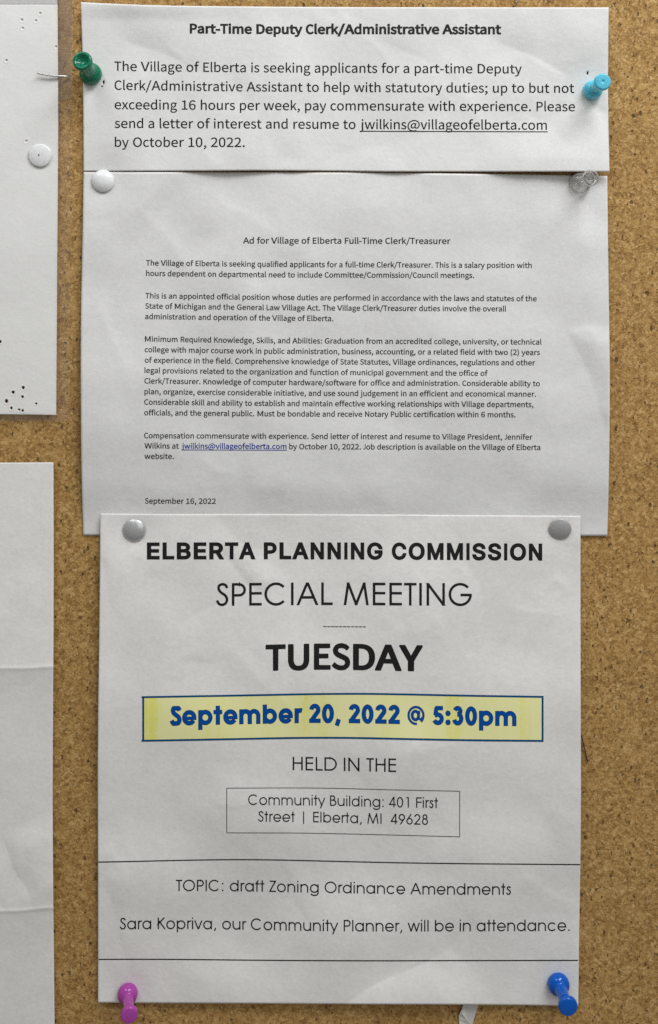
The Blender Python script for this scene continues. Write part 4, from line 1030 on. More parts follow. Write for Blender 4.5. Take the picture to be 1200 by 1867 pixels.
HOLES_LEFT = [(40, 36.5, 2.6), (73.5, 24.5, 2.6), (65.5, 38, 2.6), (41.5, 51.5, 2.5), (102.5, 85.5, 2.4), (12, 110.5, 2.6), (48, 257.5, 2.6), (0, 623, 3.0),
              (24.2, 715.5, 3.0), (42.5, 707, 3.0), (41, 723.5, 2.6), (12, 731.5, 3.4), (20.7, 744.2, 2.6), (34.8, 747, 2.2), (41.5, 748.6, 2.4), (66.3, 736, 1.9)]

def h_left(u, v):
    h = 2.0 * mm + n4(u, v)
    for x, y, r in HOLES_LEFT:
        d = np.sqrt((u - x) ** 2 + (v - y) ** 2)
        h = h + 0.20 * mm * np.exp(-((d - r * 1.15) / (r * 0.55)) ** 2) - 1.05 * mm * np.exp(-(d / (r * 0.80)) ** 2)
    g = dent(u, v, (73, 283), 34)
    h = h * (1 - 0.35 * g) + 1.0 * mm * g * 0.35
    return h

def h_fold(u, v):
    h = 1.5 * mm + n5(u, v) + c5(u, v)
    e1 = 1218.5 - 3.0 * sstep(u, 45, 97); e2 = 1661 - 6.0 * sstep(u, 20, 97)
    for e, A in ((e1, 2.3), (e2, 1.9)):
        d = v - e
        h = h + A * mm * np.where(d < 0, np.exp(-np.sqrt((d / 130) ** 2 + 4e-4)), np.exp(-np.sqrt((d / 60) ** 2 + 4e-4)))
    h = h + 0.22 * mm * np.exp(-((v - e1) / 2.6) ** 2) + 0.22 * mm * np.exp(-((v - e2) / 2.6) ** 2)
    h = h + fold(u, v, (10, 1545), (58, 1650), 0.25, 60)
    h = h + ridge(u, v, (18, 1560), (60, 1655), 0.5 * mm, 18, 40)
    return np.maximum(h, 0.3 * mm)

def h_above(u, v):
    return 1.2 * mm - 0.00004 * (v - 8.0) * 1.4 + 0 * u  # tilted to face down so the strip renders greyer

def ev(pts, q):
    """an edge measured as points (along, across)"""
    return curve([p[0] for p in pts], [p[1] for p in pts], q)

def make_sheet(name, hfun, left, right, top, bottom, step, mat, holes=(), thick=0.00011):
    """left/right edges: (y, x) points; top/bottom edges: (x, y) points"""
    x0 = ev(left, np.array([(left[0][0] + left[-1][0]) / 2]))[0]; x1 = ev(right, np.array([(right[0][0] + right[-1][0]) / 2]))[0]
    y0 = top[len(top) // 2][1]; y1 = bottom[len(bottom) // 2][1]
    nu = max(2, int((x1 - x0) / step)); nv = max(2, int((y1 - y0) / step))
    s, t = np.meshgrid(np.linspace(0, 1, nu + 1), np.linspace(0, 1, nv + 1))
    u = x0 + s * (x1 - x0); v = y0 + t * (y1 - y0)
    for _ in range(4):
        l = ev(left, v); r = ev(right, v)
        u = l + s * (r - l)
        a = ev(top, u); b = ev(bottom, u)
        v = a + t * (b - a)
    pts = PA(u, v, hfun(u, v)).reshape(-1, 3)
    idx = np.arange((nu + 1) * (nv + 1)).reshape(nv + 1, nu + 1)
    a, b, c, d = idx[:-1, :-1], idx[:-1, 1:], idx[1:, 1:], idx[1:, :-1]
    keep = np.ones(a.shape, bool)
    uc = (u[:-1, :-1] + u[1:, 1:]) / 2; vc = (v[:-1, :-1] + v[1:, 1:]) / 2
    for x, y, r in holes:
        keep &= (uc - x) ** 2 + ((vc - y) * 0.85) ** 2 > (r * 0.80) ** 2
    F = np.stack([d, c, b, a], axis=-1)[keep]
    centre = np.array(P((x0 + x1) / 2, (y0 + y1) / 2, 0))
    me = mesh_from(name, pts - centre, F, mat, True)
    o = link(name, me, None, tuple(centre))
    md = o.modifiers.new('thickness', 'SOLIDIFY')
    md.thickness = thick
    md.offset = -1
    o['centre'] = tuple(float(c) for c in centre)
    return o

def ink(parent, name, hfun, V, F, mat, lift=0.00007, root=None):
    """printed shape given in photo pixels, laid on its sheet"""
    root = root or parent
    V = np.asarray(V, float)
    pts = PA(V[:, 0], V[:, 1], hfun(V[:, 0], V[:, 1]) + lift) - np.array(root['centre'])
    return link(name, mesh_from(name, pts, F, mat), parent)

def merge(parts):
    V, F, n = [], [], 0
    for v, f in parts:
        V.append(v)
        F += [tuple(i + n for i in q) for q in f]
        n += len(v)
    return np.vstack(V), F

def strip(pts, thick, step=5.0, smooth=True, dash=None):
    """a printed rule along measured points"""
    bx = [p[0] for p in pts]; by = [p[1] for p in pts]
    if abs(bx[-1] - bx[0]) < 6:       # upright rule
        n = max(1, int(abs(by[-1] - by[0]) / step))
        y = np.linspace(by[0], by[-1], n + 1); x = np.interp(y, by, bx)
        V = np.vstack([np.stack([x - thick / 2, y], 1), np.stack([x + thick / 2, y], 1)])
        return V, [(i, i + 1, n + 2 + i, n + 1 + i) for i in range(n)]
    n = max(1, int((bx[-1] - bx[0]) / step))
    if dash:
        n = int((bx[-1] - bx[0]) / dash)
    x = np.linspace(bx[0], bx[-1], n + 1)
    y = curve(bx, by, x)
    V = np.vstack([np.stack([x, y - thick / 2], 1), np.stack([x, y + thick / 2], 1)])
    F = [(n + 1 + i, n + 2 + i, i + 1, i) for i in range(n) if not dash or i % 8 != 7]
    return V, F

def lines(specs, font, size, maxlen=0):
    out = []
    for text, xl, xr, base in specs:
        V, F, em = line_mesh(text, font, xl, xr, base, size, maxlen)
        print('LINE %-14s em_x %.1f em_y %.1f' % (text[:14], em, size))
        out.append((V, F))
    return merge(out)

# ================================================================== the board
bm = bmesh.new()
bmesh.ops.create_cube(bm, size=1.0)
bmesh.ops.scale(bm, vec=(0.62, 0.012, 0.80), verts=bm.verts)
me = bpy.data.meshes.new('cork_board')
bm.to_mesh(me); bm.free()
me.materials.append(M_CORK)
board = link('cork_board', me, None, (0.0, 0.006, ZC))
tag(board, 'brown granular cork bulletin board with dark pits behind all the papers', 'bulletin board')

# ================================================================== top notice
top = make_sheet('notice_sheet', h_top,
                 [(4, 147.5), (60, 149), (110, 151), (200, 152), (313, 152.5)],
                 [(13, 1110), (150, 1108.5), (230, 1109.5), (313, 1111.5)],
                 [(147, 4), (220, 8.5), (300, 10.5), (600, 13), (1110, 13.5)],
                 [(152, 312.5), (480, 311), (530, 309.5), (600, 312.5), (800, 313), (1111, 313)],
                 3.0, M_PAPER, [(188.5, 150.5, 2.6), (187, 157, 2.6), (1071.5, 133.5, 2.4)])
tag(top, 'uppermost white notice with bold heading about a part-time deputy clerk', 'notice', 'typed notices pinned in a column')
V, F = lines([('Part-Time Deputy Clerk/Administrative Assistant', 346.2, 914.3, [(346, 60.9), (480, 62.2), (914, 62.5)])], 'calibri_bold', 28.6)
ink(top, 'heading', h_top, V, F, M_INK_G)
body = [('The Village of Elberta is seeking applicants for a part-time Deputy', 208.7, 951.5, [(209, 129.2), (450, 131.8), (951, 134)]),
        ('Clerk/Administrative Assistant to help with statutory duties; up to but not', 209, 1047.2, [(209, 163.7), (400, 166.3), (800, 168.6), (1047, 169.3)]),
        ('exceeding 16 hours per week, pay commensurate with experience. Please', 209.2, 1048.7, [(209, 199), (370, 200.2), (800, 202), (1048, 202.8)]),
        ('send a letter of interest and resume to', 209.2, 648.5, [(209, 233.2), (470, 234.3), (648, 235.2)]),
        ('by October 10, 2022.', 209.5, 446.5, [(209, 267.6), (446, 268)])]
V, F = lines(body, 'calibri', 27.0)
para = ink(top, 'paragraph', h_top, V, F, M_INK)
V, F = lines([('jwilkins@villageofelberta.com', 656.5, 997.3, [(656, 235.2), (997, 236.6)])], 'calibri', 27.0)
V, F = merge([(V, F), strip([(656, 239.2), (998.5, 240.3)], 1.7)])
ink(para, 'email_address', h_top, V, F, M_INK, root=top)

# ================================================================== middle notice
mid = make_sheet('notice_sheet', h_mid,
                 [(313, 152.5), (400, 151.5), (600, 147), (850, 148.2), (976, 152)],
                 [(321, 1107.5), (500, 1109.5), (640, 1112), (750, 1112), (850, 1111), (977, 1107.5)],
                 [(152, 313.8), (500, 314.0), (700, 315), (950, 318), (1108, 321)],
                 [(152, 976), (600, 977), (1108, 977)],
                 4.0, M_PAPER_B)
tag(mid, 'middle white notice of small grey type about a full-time clerk and treasurer', 'notice', 'typed notices pinned in a column')
V, F = lines([('Ad for Village of Elberta Full-Time Clerk/Treasurer', 443.3, 821.5, [(443, 444), (821, 444.9)])], 'calibri_small', 17.6)
ink(mid, 'heading', h_mid, V, F, M_INK_G)

def three(yl, ym, yr, xm=490, xl=264, xr=985):
    return [(xl, yl), (xm, ym), (xr, yr)]
PARAS = [
    [('The Village of Elberta is seeking qualified applicants for a full-time Clerk/Treasurer. This is a salary position with', 266.5, 969.6, three(484, 486.7, 488.8)),
     ('hours dependent on departmental need to include Committee/Commission/Council meetings.', 266.5, 864.5, three(503, 505.8, 506.8, xr=864))],
    [('This is an appointed official position whose duties are performed in accordance with the laws and statutes of the', 265.4, 978.8, three(543.9, 547, 549.4)),
     ('State of Michigan and the General Law Village Act. The Village Clerk/Treasurer duties involve the overall', 265, 923, three(562.6, 565.7, 567.9, xr=923)),
     ('administration and operation of the Village of Elberta.', 264.6, 608, three(581.8, 584.6, 585.6, xr=608))],
    [('Minimum Required Knowledge, Skills, and Abilities: Graduation from an accredited college, university, or technical', 264.4, 987.5, three(622.8, 625.8, 628.3)),
     ('college with major course work in public administration, business, accounting, or a related field with two (2) years', 264, 984.6, three(642, 645.2, 647.3)),
     ('of experience in the field. Comprehensive knowledge of State Statutes, Village ordinances, regulations and other', 264, 976, three(661.3, 663.9, 666.2)),
     ('legal provisions related to the organization and function of municipal government and the office of', 263.7, 889.5, three(680.1, 683.1, 685.4, xr=889)),
     ('Clerk/Treasurer. Knowledge of computer hardware/software for office and administration. Considerable ability to', 263.5, 984.5, three(699.2, 702, 704.2)),
     ('plan, organize, exercise considerable initiative, and use sound judgement in an efficient and economical manner.', 263.5, 977.5, three(718.7, 721.3, 723.4)),
     ('Considerable skill and ability to establish and maintain effective working relationships with Village departments,', 263.2, 972.8, three(737.8, 740.3, 742.4)),
     ('officials, and the general public. Must be bondable and receive Notary Public certification within 6 months.', 263.2, 940, three(757.1, 759.2, 761, xr=940))]]
for p in PARAS:
    V, F = lines(p, 'calibri_small', 15.6)
    ink(mid, 'paragraph', h_mid, V, F, M_INK_S)
V, F = lines([('Compensation commensurate with experience. Send letter of interest and resume to Village President, Jennifer', 263, 971, three(799, 800.3, 801.7, xm=540)),
              ('Wilkins at', 263.5, 326.3, [(263, 817.6), (326, 818)]),
              ('by October 10, 2022. Job description is available on the Village of Elberta', 527.5, 985.4, [(527, 819), (985, 820.6)]),
              ('website.', 263.5, 317.3, [(263, 836.7), (317, 836.9)])], 'calibri_small', 15.6)
para = ink(mid, 'paragraph', h_mid, V, F, M_INK_S)
V, F = lines([('jwilkins@villageofelberta.com', 331.4, 522.5, [(331, 818), (522, 818.9)])], 'calibri_small', 15.6)
V, F = merge([(V, F), strip([(330.8, 820.3), (523.5, 820.9)], 1.3)])
e = ink(para, 'email_address', h_mid, V, F, M_LINK, root=mid)
e['label'] = 'blue underlined email address'
V, F = lines([('September 16, 2022', 264.5, 393.7, [(264, 918.2), (393, 918.7)])], 'calibri_small', 15.6)
ink(mid, 'date_line', h_mid, V, F, M_INK_S)

# ================================================================== lower notice
low = make_sheet('notice_sheet', h_low,
                 [(936, 183), (1150, 181.2), (1380, 178), (1560, 178.8), (1828, 179)],
                 [(940, 1058.5), (1300, 1058.8), (1500, 1059.8), (1650, 1057), (1834, 1054.5)],
                 [(183, 936), (245, 937.3), (600, 937.5), (1058, 940.5)],
                 [(179, 1828), (330, 1829.3), (480, 1829.6), (650, 1831.2), (850, 1831.5), (1054, 1834)],
                 3.0, M_PAPER_C)
tag(low, 'lower white notice of a special meeting with a yellow date box', 'notice', 'typed notices pinned in a column')
V, F = lines([('ELBERTA PLANNING COMMISSION', 268, 988.8, [(268, 1020.1), (560, 1019.7), (760, 1020.7), (989, 1022.2)])], 'grotesque_bold', 43.4, 160)
ink(low, 'heading', h_low, V, F, M_INK)
V, F = lines([('SPECIAL MEETING', 393.8, 860.5, [(393, 1104.7), (590, 1102.9), (700, 1103.7), (861, 1104.7)])], 'geo', 57.5, 160)
ink(low, 'subheading', h_low, V, F, M_INK)
V, F = strip([(589.3, 1142.3), (667, 1142.9)], 1.5, dash=0.9)
ink(low, 'dashed_rule', h_low, V, F, M_INK_G)
V, F = lines([('TUESDAY', 484.3, 771.3, [(484, 1223.5), (530, 1222.4), (588, 1220.9), (660, 1222), (715, 1223.5), (771, 1224.4)])], 'calibri_heavy', 76.0, 120)
ink(low, 'weekday_line', h_low, V, F, M_INK)

T_ = [(260, 1271.2), (400, 1268.8), (550, 1266.0), (600, 1264.6), (700, 1265.0), (800, 1267.6), (900, 1269.4), (991, 1270.6)]
B_ = [(260, 1350.6), (400, 1348.2), (550, 1344.8), (600, 1344.6), (700, 1346.2), (800, 1349.0), (900, 1350.2), (991, 1350.8)]
n = 180
x = np.linspace(261, 989.5, n + 1)
yt = curve([p[0] for p in T_], [p[1] for p in T_], x); yb = curve([p[0] for p in B_], [p[1] for p in B_], x)
rows = 20
V = np.vstack([np.stack([x, yt + (yb - yt) * k / rows], 1) for k in range(rows + 1)])
F = [((k + 1) * (n + 1) + i, (k + 1) * (n + 1) + i + 1, k * (n + 1) + i + 1, k * (n + 1) + i) for k in range(rows) for i in range(n)]
box = ink(low, 'date_box', h_low, V, F, M_YELLOW, 0.00005)
box['label'] = 'yellow highlighted date box'
V, F = merge([strip([(p[0] - (1.8 if i == 0 else 0), p[1]) for i, p in enumerate(T_)], 3.5), strip([(p[0] - (1.8 if i == 0 else 0), p[1]) for i, p in enumerate(B_)], 3.5)])
V2, F2 = merge([strip([(261.3, 1269.6), (261.3, 1352.3)], 3.5), strip([(989.4, 1269), (989.4, 1352.5)], 3.5)])
V2[:, 0] += 0.0
ink(box, 'border', h_low, *merge([(V, F), (V2, F2)]), M_FRAME, 0.00009, root=low)
DATE = [('September 20, 2022 @ 5:30pm', 310.4, 941, [(310, 1322.2), (450, 1319.8), (540, 1317.6), (600, 1317.3), (700, 1319.2), (800, 1321.4), (941, 1323.3)])]
V, F = lines([(DATE[0][0], 309.7, 941.7, DATE[0][3])], 'geo_outline', 47.0, 200)
ink(box, 'lettering_outline', h_low, V, F, M_NAVY, 0.00009, root=low)
V, F = lines(DATE, 'geo_bold', 47.0, 200)
ink(box, 'lettering', h_low, V, F, M_BLUE, 0.00014, root=low)

V, F = lines([('HELD IN THE', 533.8, 722.4, [(533, 1404.2), (620, 1405.6), (723, 1407.7)])], 'geo', 34.2, 240)
ink(low, 'venue_line', h_low, V, F, M_INK)
V, F = merge([strip([(413.3, 1437), (550, 1436.4), (620, 1437.3), (700, 1439.8), (838.5, 1442.6)], 1.2),
              strip([(413.3, 1518.5), (560, 1518.8), (700, 1522), (838.5, 1525.8)], 1.2),
              strip([(413.5, 1437.4), (413.5, 1518.2)], 1.2), strip([(838.2, 1443), (838.2, 1525.4)], 1.2)])
ab = ink(low, 'address_frame', h_low, V, F, M_INK_G)
V, F = lines([('Community Building: 401 First', 452.6, 798.7, [(452, 1467.5), (600, 1469), (720, 1472), (799, 1473.4)]),
              ('Street | Elberta, MI  49628', 470.6, 780.5, [(470, 1498), (570, 1499), (690, 1502), (780, 1504)])], 'geo_thin', 26.6, 0)
ink(ab, 'address', h_low, V, F, M_INK, root=low)
R1 = [(179.5, 1571.8), (275, 1570.4), (379, 1566.9), (450, 1566.7), (550, 1568.6), (650, 1571.7), (800, 1574.4), (1058, 1576.4)]
R2 = [(180, 1749.2), (296, 1748.6), (408, 1750.3), (650, 1752), (730, 1751.7), (1054, 1751)]
for r in (R1, R2):
    V, F = strip(r, 2.1)
    ink(low, 'ruled_line', h_low, V, F, M_INK)
V, F = lines([('TOPIC: draft Zoning Ordinance Amendments', 321, 931.8, [(321, 1624.8), (420, 1624.6), (570, 1627.7), (780, 1631.2), (932, 1631.5)])], 'geo_thin', 28.8, 0)
ink(low, 'topic_line', h_low, V, F, M_INK)
V, F = lines([('Sara Kopriva, our Community Planner, will be in attendance.', 218.4, 1039, [(218, 1694.5), (380, 1693.5), (500, 1696.6), (630, 1698.5), (800, 1698.3), (1039, 1697.4)])], 'geo_thin', 29.2, 0)
ink(low, 'attendance_line', h_low, V, F, M_INK)

# ================================================================== blank sheets on the left
OPEN_HOLES = [q for q in HOLES_LEFT if q[1] > 600]
lf = make_sheet('paper_sheet', h_left,
                [(8, -330), (757, -330)],
                [(8, 105), (200, 106.6), (400, 105), (600, 103.6), (757, 102.6)],
                [(-330, 8.5), (40, 8.5), (106, 8.5)],
                [(-330, 754), (30, 755.5), (103, 757)],
                1.2, M_PAPER_D, OPEN_HOLES)
tag(lf, 'blank white sheet at upper left dotted with old pin holes', 'paper', 'blank sheets along the left edge')
fd = make_sheet('paper_sheet', h_fold,
                [(843, -760), (1900, -760)],
                [(843, 97.5), (1050, 98.2), (1218, 97.3), (1350, 96.3), (1500, 95.6), (1658, 97.5), (1900, 100)],
                [(-760, 844.2), (0, 843.8), (98, 843)],
                [(-760, 1900), (98, 1900)],
                2.4, M_PAPER_C)
tag(fd, 'blank white sheet at lower left creased by two horizontal folds', 'paper', 'blank sheets along the left edge')
ab_ = make_sheet('paper_sheet', h_above, [(-60, -760), (12, -760)], [(-60, 104.5), (12, 104.5)], [(-760, -60), (104, -60)], [(-760, 11), (104, 11)], 4.0, M_PAPER_B)  # sheet added for the shaded sleeve lip, shade made by its tilt
tag(ab_, 'grey tilted paper strip standing in for the shaded sleeve lip above the pin holed sheet', 'paper', 'blank sheets along the left edge')

# clear plastic sleeve round the upper left sheet
def film(name, outline, h, mat, parent):
    V = [P(x, y, h if not callable(h) else h(x, y)) for x, y in outline]
    c = Vector(parent['centre'])
    me = mesh_from(name, [v - c for v in V], [tuple(range(len(V)))[::-1]], mat)
    return link(name, me, parent)
M_FILM = film_mat('clear_sleeve_film', 0.05, (0.82, 0.78, 0.74), 0.25, 0.4)
M_TAPE = film_mat('milky_tape_film', 0.085, (0.80, 0.69, 0.62), 0.3, 0.35)
film('plastic_sleeve', [(-330, 742), (-330, 767), (110, 768), (127, 766), (129, 400), (132, 180), (133, -30), (103, -30), (105.5, 200), (103, 500), (101.5, 752)], 0.0026, M_FILM, lf)
tape_o = empty('adhesive_tape', P(118, 80, 0.0007))
tape_o['centre'] = tuple(tape_o.location)
tag(tape_o, 'milky clear tape strip on cork between upper left sheet and green pin', 'tape')
film('tape_film', [(100, -30), (134, -30), (133, 60), (131, 150), (132.5, 176), (126, 180), (104, 183)], 0.0006, M_TAPE, tape_o)

# ================================================================== pins
def lathe(name, profile, mat, parent, seg=40):
    """profile: (radius, height) pairs along local +Z"""
    V, F = [], []
    rings = []
    for r, z in profile:
        if r < 1e-7:
            rings.append([len(V)]); V.append((0, 0, z))
        else:
            rings.append(list(range(len(V), len(V) + seg)))
            V += [(r * math.cos(2 * math.pi * i / seg), r * math.sin(2 * math.pi * i / seg), z) for i in range(seg)]
    for a, b in zip(rings, rings[1:]):
        for i in range(seg):
            j = (i + 1) % seg
            if len(a) == 1 and len(b) == 1:
                continue
            if len(a) == 1:
                F.append((a[0], b[j], b[i]) if False else (a[0], b[i], b[j])[::-1])
            elif len(b) == 1:
                F.append((a[i], a[j], b[0]))
            else:
                F.append((a[i], a[j], b[j], b[i]))
    return link(name, mesh_from(name, V, F, mat, True), parent)

def smooth_profile(pts, n=4):
    return [(max(0.0, x), y) for x, y in spline(pts, n)]

def aim(o, axis):
    o.rotation_mode = 'QUATERNION'
    o.rotation_quaternion = Vector((0, 0, 1)).rotation_difference(axis.normalized())

M_NEEDLE = metal_mat('steel_needle', (0.60, 0.58, 0.55), 0.25)

def push_pin(base_px, head_px, h0, mat, label, r_base=4.9, r_stem=2.45, r_head=3.95, L_=16.2, face='flat', clear=False):
    B = P(base_px[0], base_px[1], h0)
    Hh = h0 + 0.015
    H = P(head_px[0], head_px[1], Hh)
    root = empty('push_pin', B)
    ax = (H - B)
    aim(root, ax)
    tag(root, label, 'push pin', 'coloured plastic push pins')
    m = mm
    flange = smooth_profile([(r_base * 0.82 * m, 0), (r_base * 0.97 * m, 0.5 * m), (r_base * m, 1.4 * m), (r_base * 0.985 * m, 2.3 * m), (r_base * 0.91 * m, 3.4 * m), (r_base * 0.76 * m, 4.35 * m), (max(r_base * 0.58, r_stem * 1.1) * m, 4.95 * m), (r_stem * 1.03 * m, 5.2 * m)])
    flange = [(0, 0.0)] + flange
    stem = smooth_profile([(r_stem * 1.03 * m, 5.2 * m), (r_stem * 0.95 * m, 7.5 * m), (r_stem * 0.94 * m, 10 * m), (r_stem * 1.02 * m, 11.8 * m), (r_stem * 1.2 * m, 12.7 * m)])
    t = L_ * m
    head = smooth_profile([(r_stem * 1.2 * m, 12.7 * m), (r_head * 0.88 * m, t - 2.7 * m), (r_head * 0.985 * m, t - 2.0 * m), (r_head * m, t - 1.3 * m), (r_head * 0.97 * m, t - 0.55 * m), (r_head * 0.88 * m, t - 0.12 * m), (r_head * 0.78 * m, t)])
    if face == 'dish':
        head += [(r_head * 0.68 * m, t - 0.15 * m), (r_head * 0.56 * m, t - 0.6 * m), (r_head * 0.42 * m, t - 1.2 * m), (r_head * 0.2 * m, t - 1.55 * m), (0, t - 1.6 * m)]
    elif face == 'dimple':
        head += [(r_head * 0.3 * m, t + 0.05 * m), (r_head * 0.17 * m, t), (r_head * 0.08 * m, t - 0.35 * m), (0, t - 0.42 * m)]
    else:
        head += [(r_head * 0.4 * m, t + 0.10 * m), (0, t + 0.13 * m)]
    if clear:
        lathe('body', flange + stem[1:] + head[1:], mat, root)
    else:
        lathe('base_flange', flange, mat, root)
        lathe('grip', stem, mat, root)
        lathe('head', head, mat, root)
    lathe('needle', [(0, 3.0 * m if clear else 0.0), (0.5 * m, 2.9 * m if clear else 0.0), (0.5 * m, -3.0 * m), (0, -6.0 * m)], M_NEEDLE, root, 12)
    return root

def hh(f, x, y):
    return float(f(np.array([float(x)]), np.array([float(y)]))[0])

M_P_GREEN = plastic_mat('green_plastic', (0.005, 0.175, 0.090), 0.10, 0.5)
M_P_LBLUE = plastic_mat('sky_blue_plastic', (0.10, 0.54, 0.70), 0.13, 0.5)
M_P_PURPLE = plastic_mat('purple_plastic', (0.40, 0.062, 0.36), 0.13, 0.1)
M_P_BLUE = plastic_mat('royal_blue_plastic', (0.000, 0.098, 0.50), 0.10, 0.0)
def clear_mat():
    m, nt, N, L, b = new_mat('clear_plastic')
    out = nt.nodes['Material Output']
    tr = nd(nt, 'ShaderNodeBsdfTransparent')
    tr.inputs['Color'].default_value = (0.94, 0.935, 0.92, 1)
    gl = nd(nt, 'ShaderNodeBsdfGlossy')
    gl.inputs['Roughness'].default_value = 0.12
    df = nd(nt, 'ShaderNodeBsdfDiffuse')
    df.inputs['Color'].default_value = (0.88, 0.875, 0.85, 1)
    tc = nd(nt, 'ShaderNodeTexCoord')
    n = noise(nt, tc.outputs['Object'], 500.0, 3.0, 0.6)
    lw = nd(nt, 'ShaderNodeLayerWeight')
    lw.inputs['Blend'].default_value = 0.45
    edge = mathn(nt, 'MULTIPLY', mathn(nt, 'POWER', lw.outputs['Facing'], 2.4), 0.80)  # whitened towards the rim, painting in the bright edge highlights
    edge = mathn(nt, 'ADD', edge, mathn(nt, 'MULTIPLY', n.outputs['Fac'], 0.24))
    m1 = nd(nt, 'ShaderNodeMixShader')
    L.new(edge, m1.inputs[0]); L.new(tr.outputs[0], m1.inputs[1]); L.new(df.outputs[0], m1.inputs[2])
    fr = nd(nt, 'ShaderNodeFresnel')
    fr.inputs['IOR'].default_value = 1.35
    m2 = nd(nt, 'ShaderNodeMixShader')
    L.new(mathn(nt, 'MULTIPLY', fr.outputs[0], 1.6, True), m2.inputs[0]); L.new(m1.outputs[0], m2.inputs[1]); L.new(gl.outputs[0], m2.inputs[2])
    L.new(m2.outputs[0], out.inputs['Surface'])
    return m
M_P_CLEAR = clear_mat()
push_pin((167, 137), (150.5, 111.5), hh(h_top, 167, 137) - 0.0001, M_P_GREEN, 'dark green push pin with dished head at left edge of top notice', 5.0, 3.2, 4.3, 16.2, 'dish')
push_pin((1079, 166), (1098.5, 149.5), hh(h_top, 1079, 166) - 0.0001, M_P_LBLUE, 'pale sky blue push pin with dimpled head on top notice', 4.3, 2.2, 3.7, 16.0, 'dimple')
push_pin((1057, 334), (1079.5, 323.5), hh(h_mid, 1057, 334) - 0.0001, M_P_CLEAR, 'clear colourless push pin at top corner of middle notice', 4.75, 2.5, 3.6, 14.6, 'dish', True)
push_pin((232.5, 1808), (236, 1850.5), hh(h_low, 232, 1808) - 0.0001, M_P_PURPLE, 'purple push pin at the foot of the special meeting notice', 4.5, 2.35, 3.75, 16.2, 'flat')
push_pin((1016.5, 1790.5), (1035.5, 1834), hh(h_low, 1016, 1790) - 0.0001, M_P_BLUE, 'royal blue push pin at the foot of the special meeting notice', 4.9, 2.75, 4.2, 16.2, 'flat')

def tack(px, h0, r, tilt, mat, label, height=1.9, dotted=None):
    B = P(px[0], px[1], h0 + 0.0005)
    root = empty('thumbtack', B)
    aim(root, Vector((tilt[0], -1.0, tilt[1])))
    tag(root, label, 'thumbtack', 'round headed metal thumbtacks')
    m = mm
    prof = [(0, 0.25 * m), (r * 0.93 * m, 0.2 * m), (r * 0.985 * m, 0.12 * m), (r * m, 0.3 * m), (r * 0.985 * m, 0.55 * m)]
    for k in range(1, 11):
        a = k / 10
        rr = r * 0.985 * (1 - a)
        prof.append((rr * m, (0.55 + (height - 0.55) * (1 - (1 - a) ** 2.3)) * m))
    lathe('cap', prof, mat, root, 48)
    lathe('shaft', [(0, 0.3 * m), (0.55 * m, 0.3 * m), (0.5 * m, -4 * m), (0, -7 * m)], M_NEEDLE, root, 12)
    if dotted:
        d = lathe('center_dot', [(0.42 * m, (height - 0.12) * m), (0.36 * m, (height + 0.02) * m), (0.16 * m, (height + 0.03) * m), (0, (height - 0.0) * m)], dotted, root, 14)
        d.location = (-0.3 * m, 0, 0)
    return root
M_TACK = metal_mat('white_enamel', (0.82, 0.83, 0.835), 0.26, 0.0)
M_TACK_G = metal_mat('grey_enamel', (0.46, 0.465, 0.46), 0.40, 0.2)
M_TACK_S = metal_mat('silver_enamel', (0.56, 0.57, 0.58), 0.30, 0.45)
M_DOT = ink_mat('dark_dot', (0.03, 0.03, 0.035))
tack((73.5, 283.5), hh(h_left, 73, 283), 5.2, (0.0, -0.02), M_TACK, 'white thumbtack with dark centre dot on the pin holed sheet', 1.3, M_DOT)
tack((188.3, 330), hh(h_mid, 188, 330), 5.05, (0.05, 0.02), M_TACK, 'bright white domed thumbtack at left corner of middle notice', 2.2)
tack((244.8, 966.5), hh(h_low, 245, 966), 5.2, (-0.03, -0.06), M_TACK_S, 'silver grey domed thumbtack left of the planning commission heading', 2.2)
t4 = tack((1021, 964), hh(h_low, 1021, 964) + 0.0004, 5.0, (-0.10, -0.22), M_TACK_G, 'dull dark grey tilted thumbtack at upper right of lowest notice', 1.5)

# ================================================================== staples, splinter and scrap
def wire(name, pts, r, mat, parent, seg=8):
    pts = [Vector(p) for p in spline([tuple(p) for p in pts], 4)] if False else [Vector(p) for p in pts]
    V, F = [], []
    for i, p in enumerate(pts):
        d = (pts[min(i + 1, len(pts) - 1)] - pts[max(i - 1, 0)]).normalized()
        u = d.cross(Vector((0, 1, 0.13))).normalized(); w = d.cross(u)
        V += [p + (u * math.cos(2 * math.pi * k / seg) + w * math.sin(2 * math.pi * k / seg)) * r for k in range(seg)]
    for i in range(len(pts) - 1):
        for k in range(seg):
            F.append((i * seg + k, i * seg + (k + 1) % seg, (i + 1) * seg + (k + 1) % seg, (i + 1) * seg + k))
    F.append(tuple(range(seg))[::-1]); F.append(tuple(range((len(pts) - 1) * seg, len(pts) * seg)))
    c = parent.location
    me = mesh_from(name, [v - c for v in V], F, mat, True)
    bm = bmesh.new(); bm.from_mesh(me); bmesh.ops.recalc_face_normals(bm, faces=bm.faces); bm.to_mesh(me); bm.free()
    return link(name, me, parent)
M_STEEL = metal_mat('staple_steel', (0.80, 0.78, 0.75), 0.34)
M_RUST = metal_mat('brown_splinter', (0.10, 0.05, 0.03), 0.6, 0.0)
st = empty('staple', P(96, 138, 0.003))
tag(st, 'bent silver staple sticking out across the upper left sheet edge', 'staple', 'loose staples in the cork')
wire('staple_wire', [P(68.5, 133.6, 0.0036), P(74, 134.6, 0.0035), P(84, 136.6, 0.0033), P(96, 138.3, 0.0030), P(106, 139, 0.0028), P(118, 139, 0.0022), P(122, 140, 0.0016), P(125, 142, 0.0008), P(127.5, 144, -0.001)], 0.00046, M_STEEL, st)
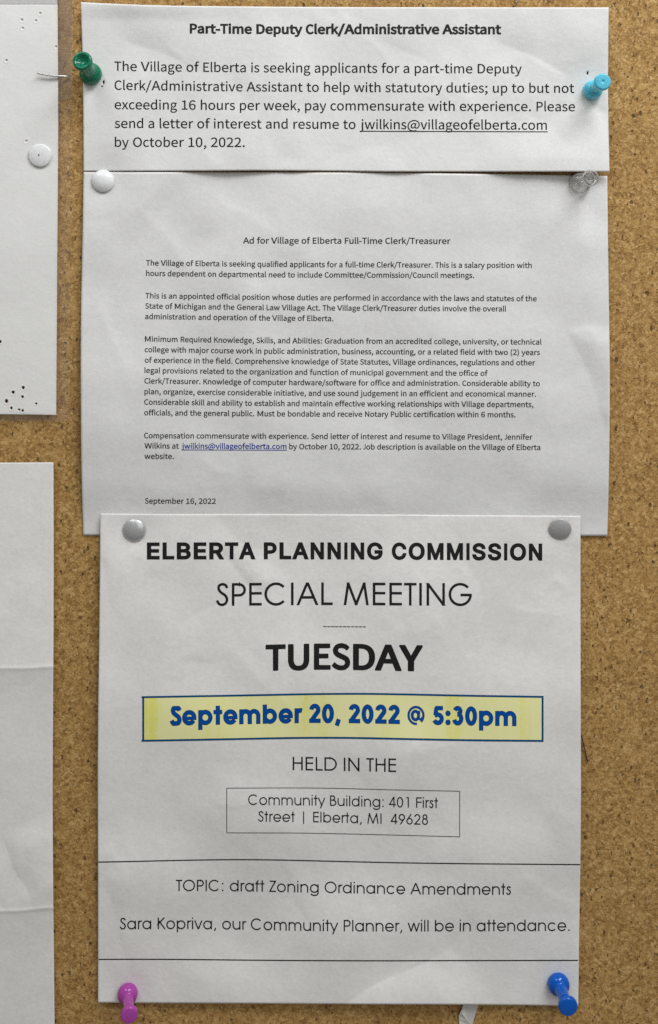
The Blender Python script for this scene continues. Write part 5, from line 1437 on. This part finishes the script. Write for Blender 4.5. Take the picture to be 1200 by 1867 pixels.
st = empty('staple', P(941, 7, 0.002))
tag(st, 'short bright staple leg above the top notice at picture top', 'staple', 'loose staples in the cork')
wire('staple_wire', [P(936, 11.5, -0.0005), P(938.5, 9.5, 0.0012), P(942, 6, 0.0022), P(945, 2, 0.003), P(949, -7, 0.0034)], 0.00040, M_STEEL, st)
sp = empty('splinter', P(1065, 1365, 0.001))
tag(sp, 'thin dark brown splinter beside the lowest notice on the right cork', 'splinter')
wire('shaft', [P(1057, 1333, 0.0004), P(1060, 1341, 0.0008), P(1063, 1352, 0.0011), P(1066, 1364, 0.0011), P(1068.5, 1376, 0.0008), P(1070.5, 1385, 0.0004), P(1073, 1386.5, 0.0002)], 0.00028, M_RUST, sp)

def sheet_poly(name, V, F, mat, parent, thick=0.00012):
    c = parent.location
    o = link(name, mesh_from(name, [Vector(v) - c for v in V], F, mat, False), parent)
    md = o.modifiers.new('thickness', 'SOLIDIFY'); md.thickness = thick; md.offset = 0
    return o
sc = empty('paper_scrap', P(855, 1850, 0.001))
tag(sc, 'torn folded grey paper scrap poking out below the lowest notice', 'paper scrap')
M_SCRAP = paper_mat('scrap_paper', (0.60, 0.59, 0.57), 0.05, 5.0)
M_SCRAP_W = paper_mat('scrap_paper_white', (0.80, 0.79, 0.77), 0.04, 9.0)
V = [P(846, 1828, 0.0014), P(874, 1828, 0.0004), P(866, 1852, 0.0003), P(858, 1880, 0.0003), P(851, 1859, 0.0016), P(843.5, 1849, 0.0020), P(841.5, 1842, 0.0018)]
sheet_poly('grey_face', V, [(0, 6, 5, 4), (0, 4, 3, 2), (0, 2, 1)], M_SCRAP, sc)
V = [P(841.5, 1841.5, 0.0022), P(844.5, 1850, 0.0024), P(852, 1859.5, 0.0019), P(862, 1872, 0.0012), P(838.5, 1880, 0.0006), P(837, 1860, 0.0007), P(837, 1851, 0.0010)]
sheet_poly('white_fold', V, [(0, 6, 1), (6, 5, 2, 1), (5, 4, 3, 2)], M_SCRAP_W, sc)
print('objects', len(bpy.data.objects))
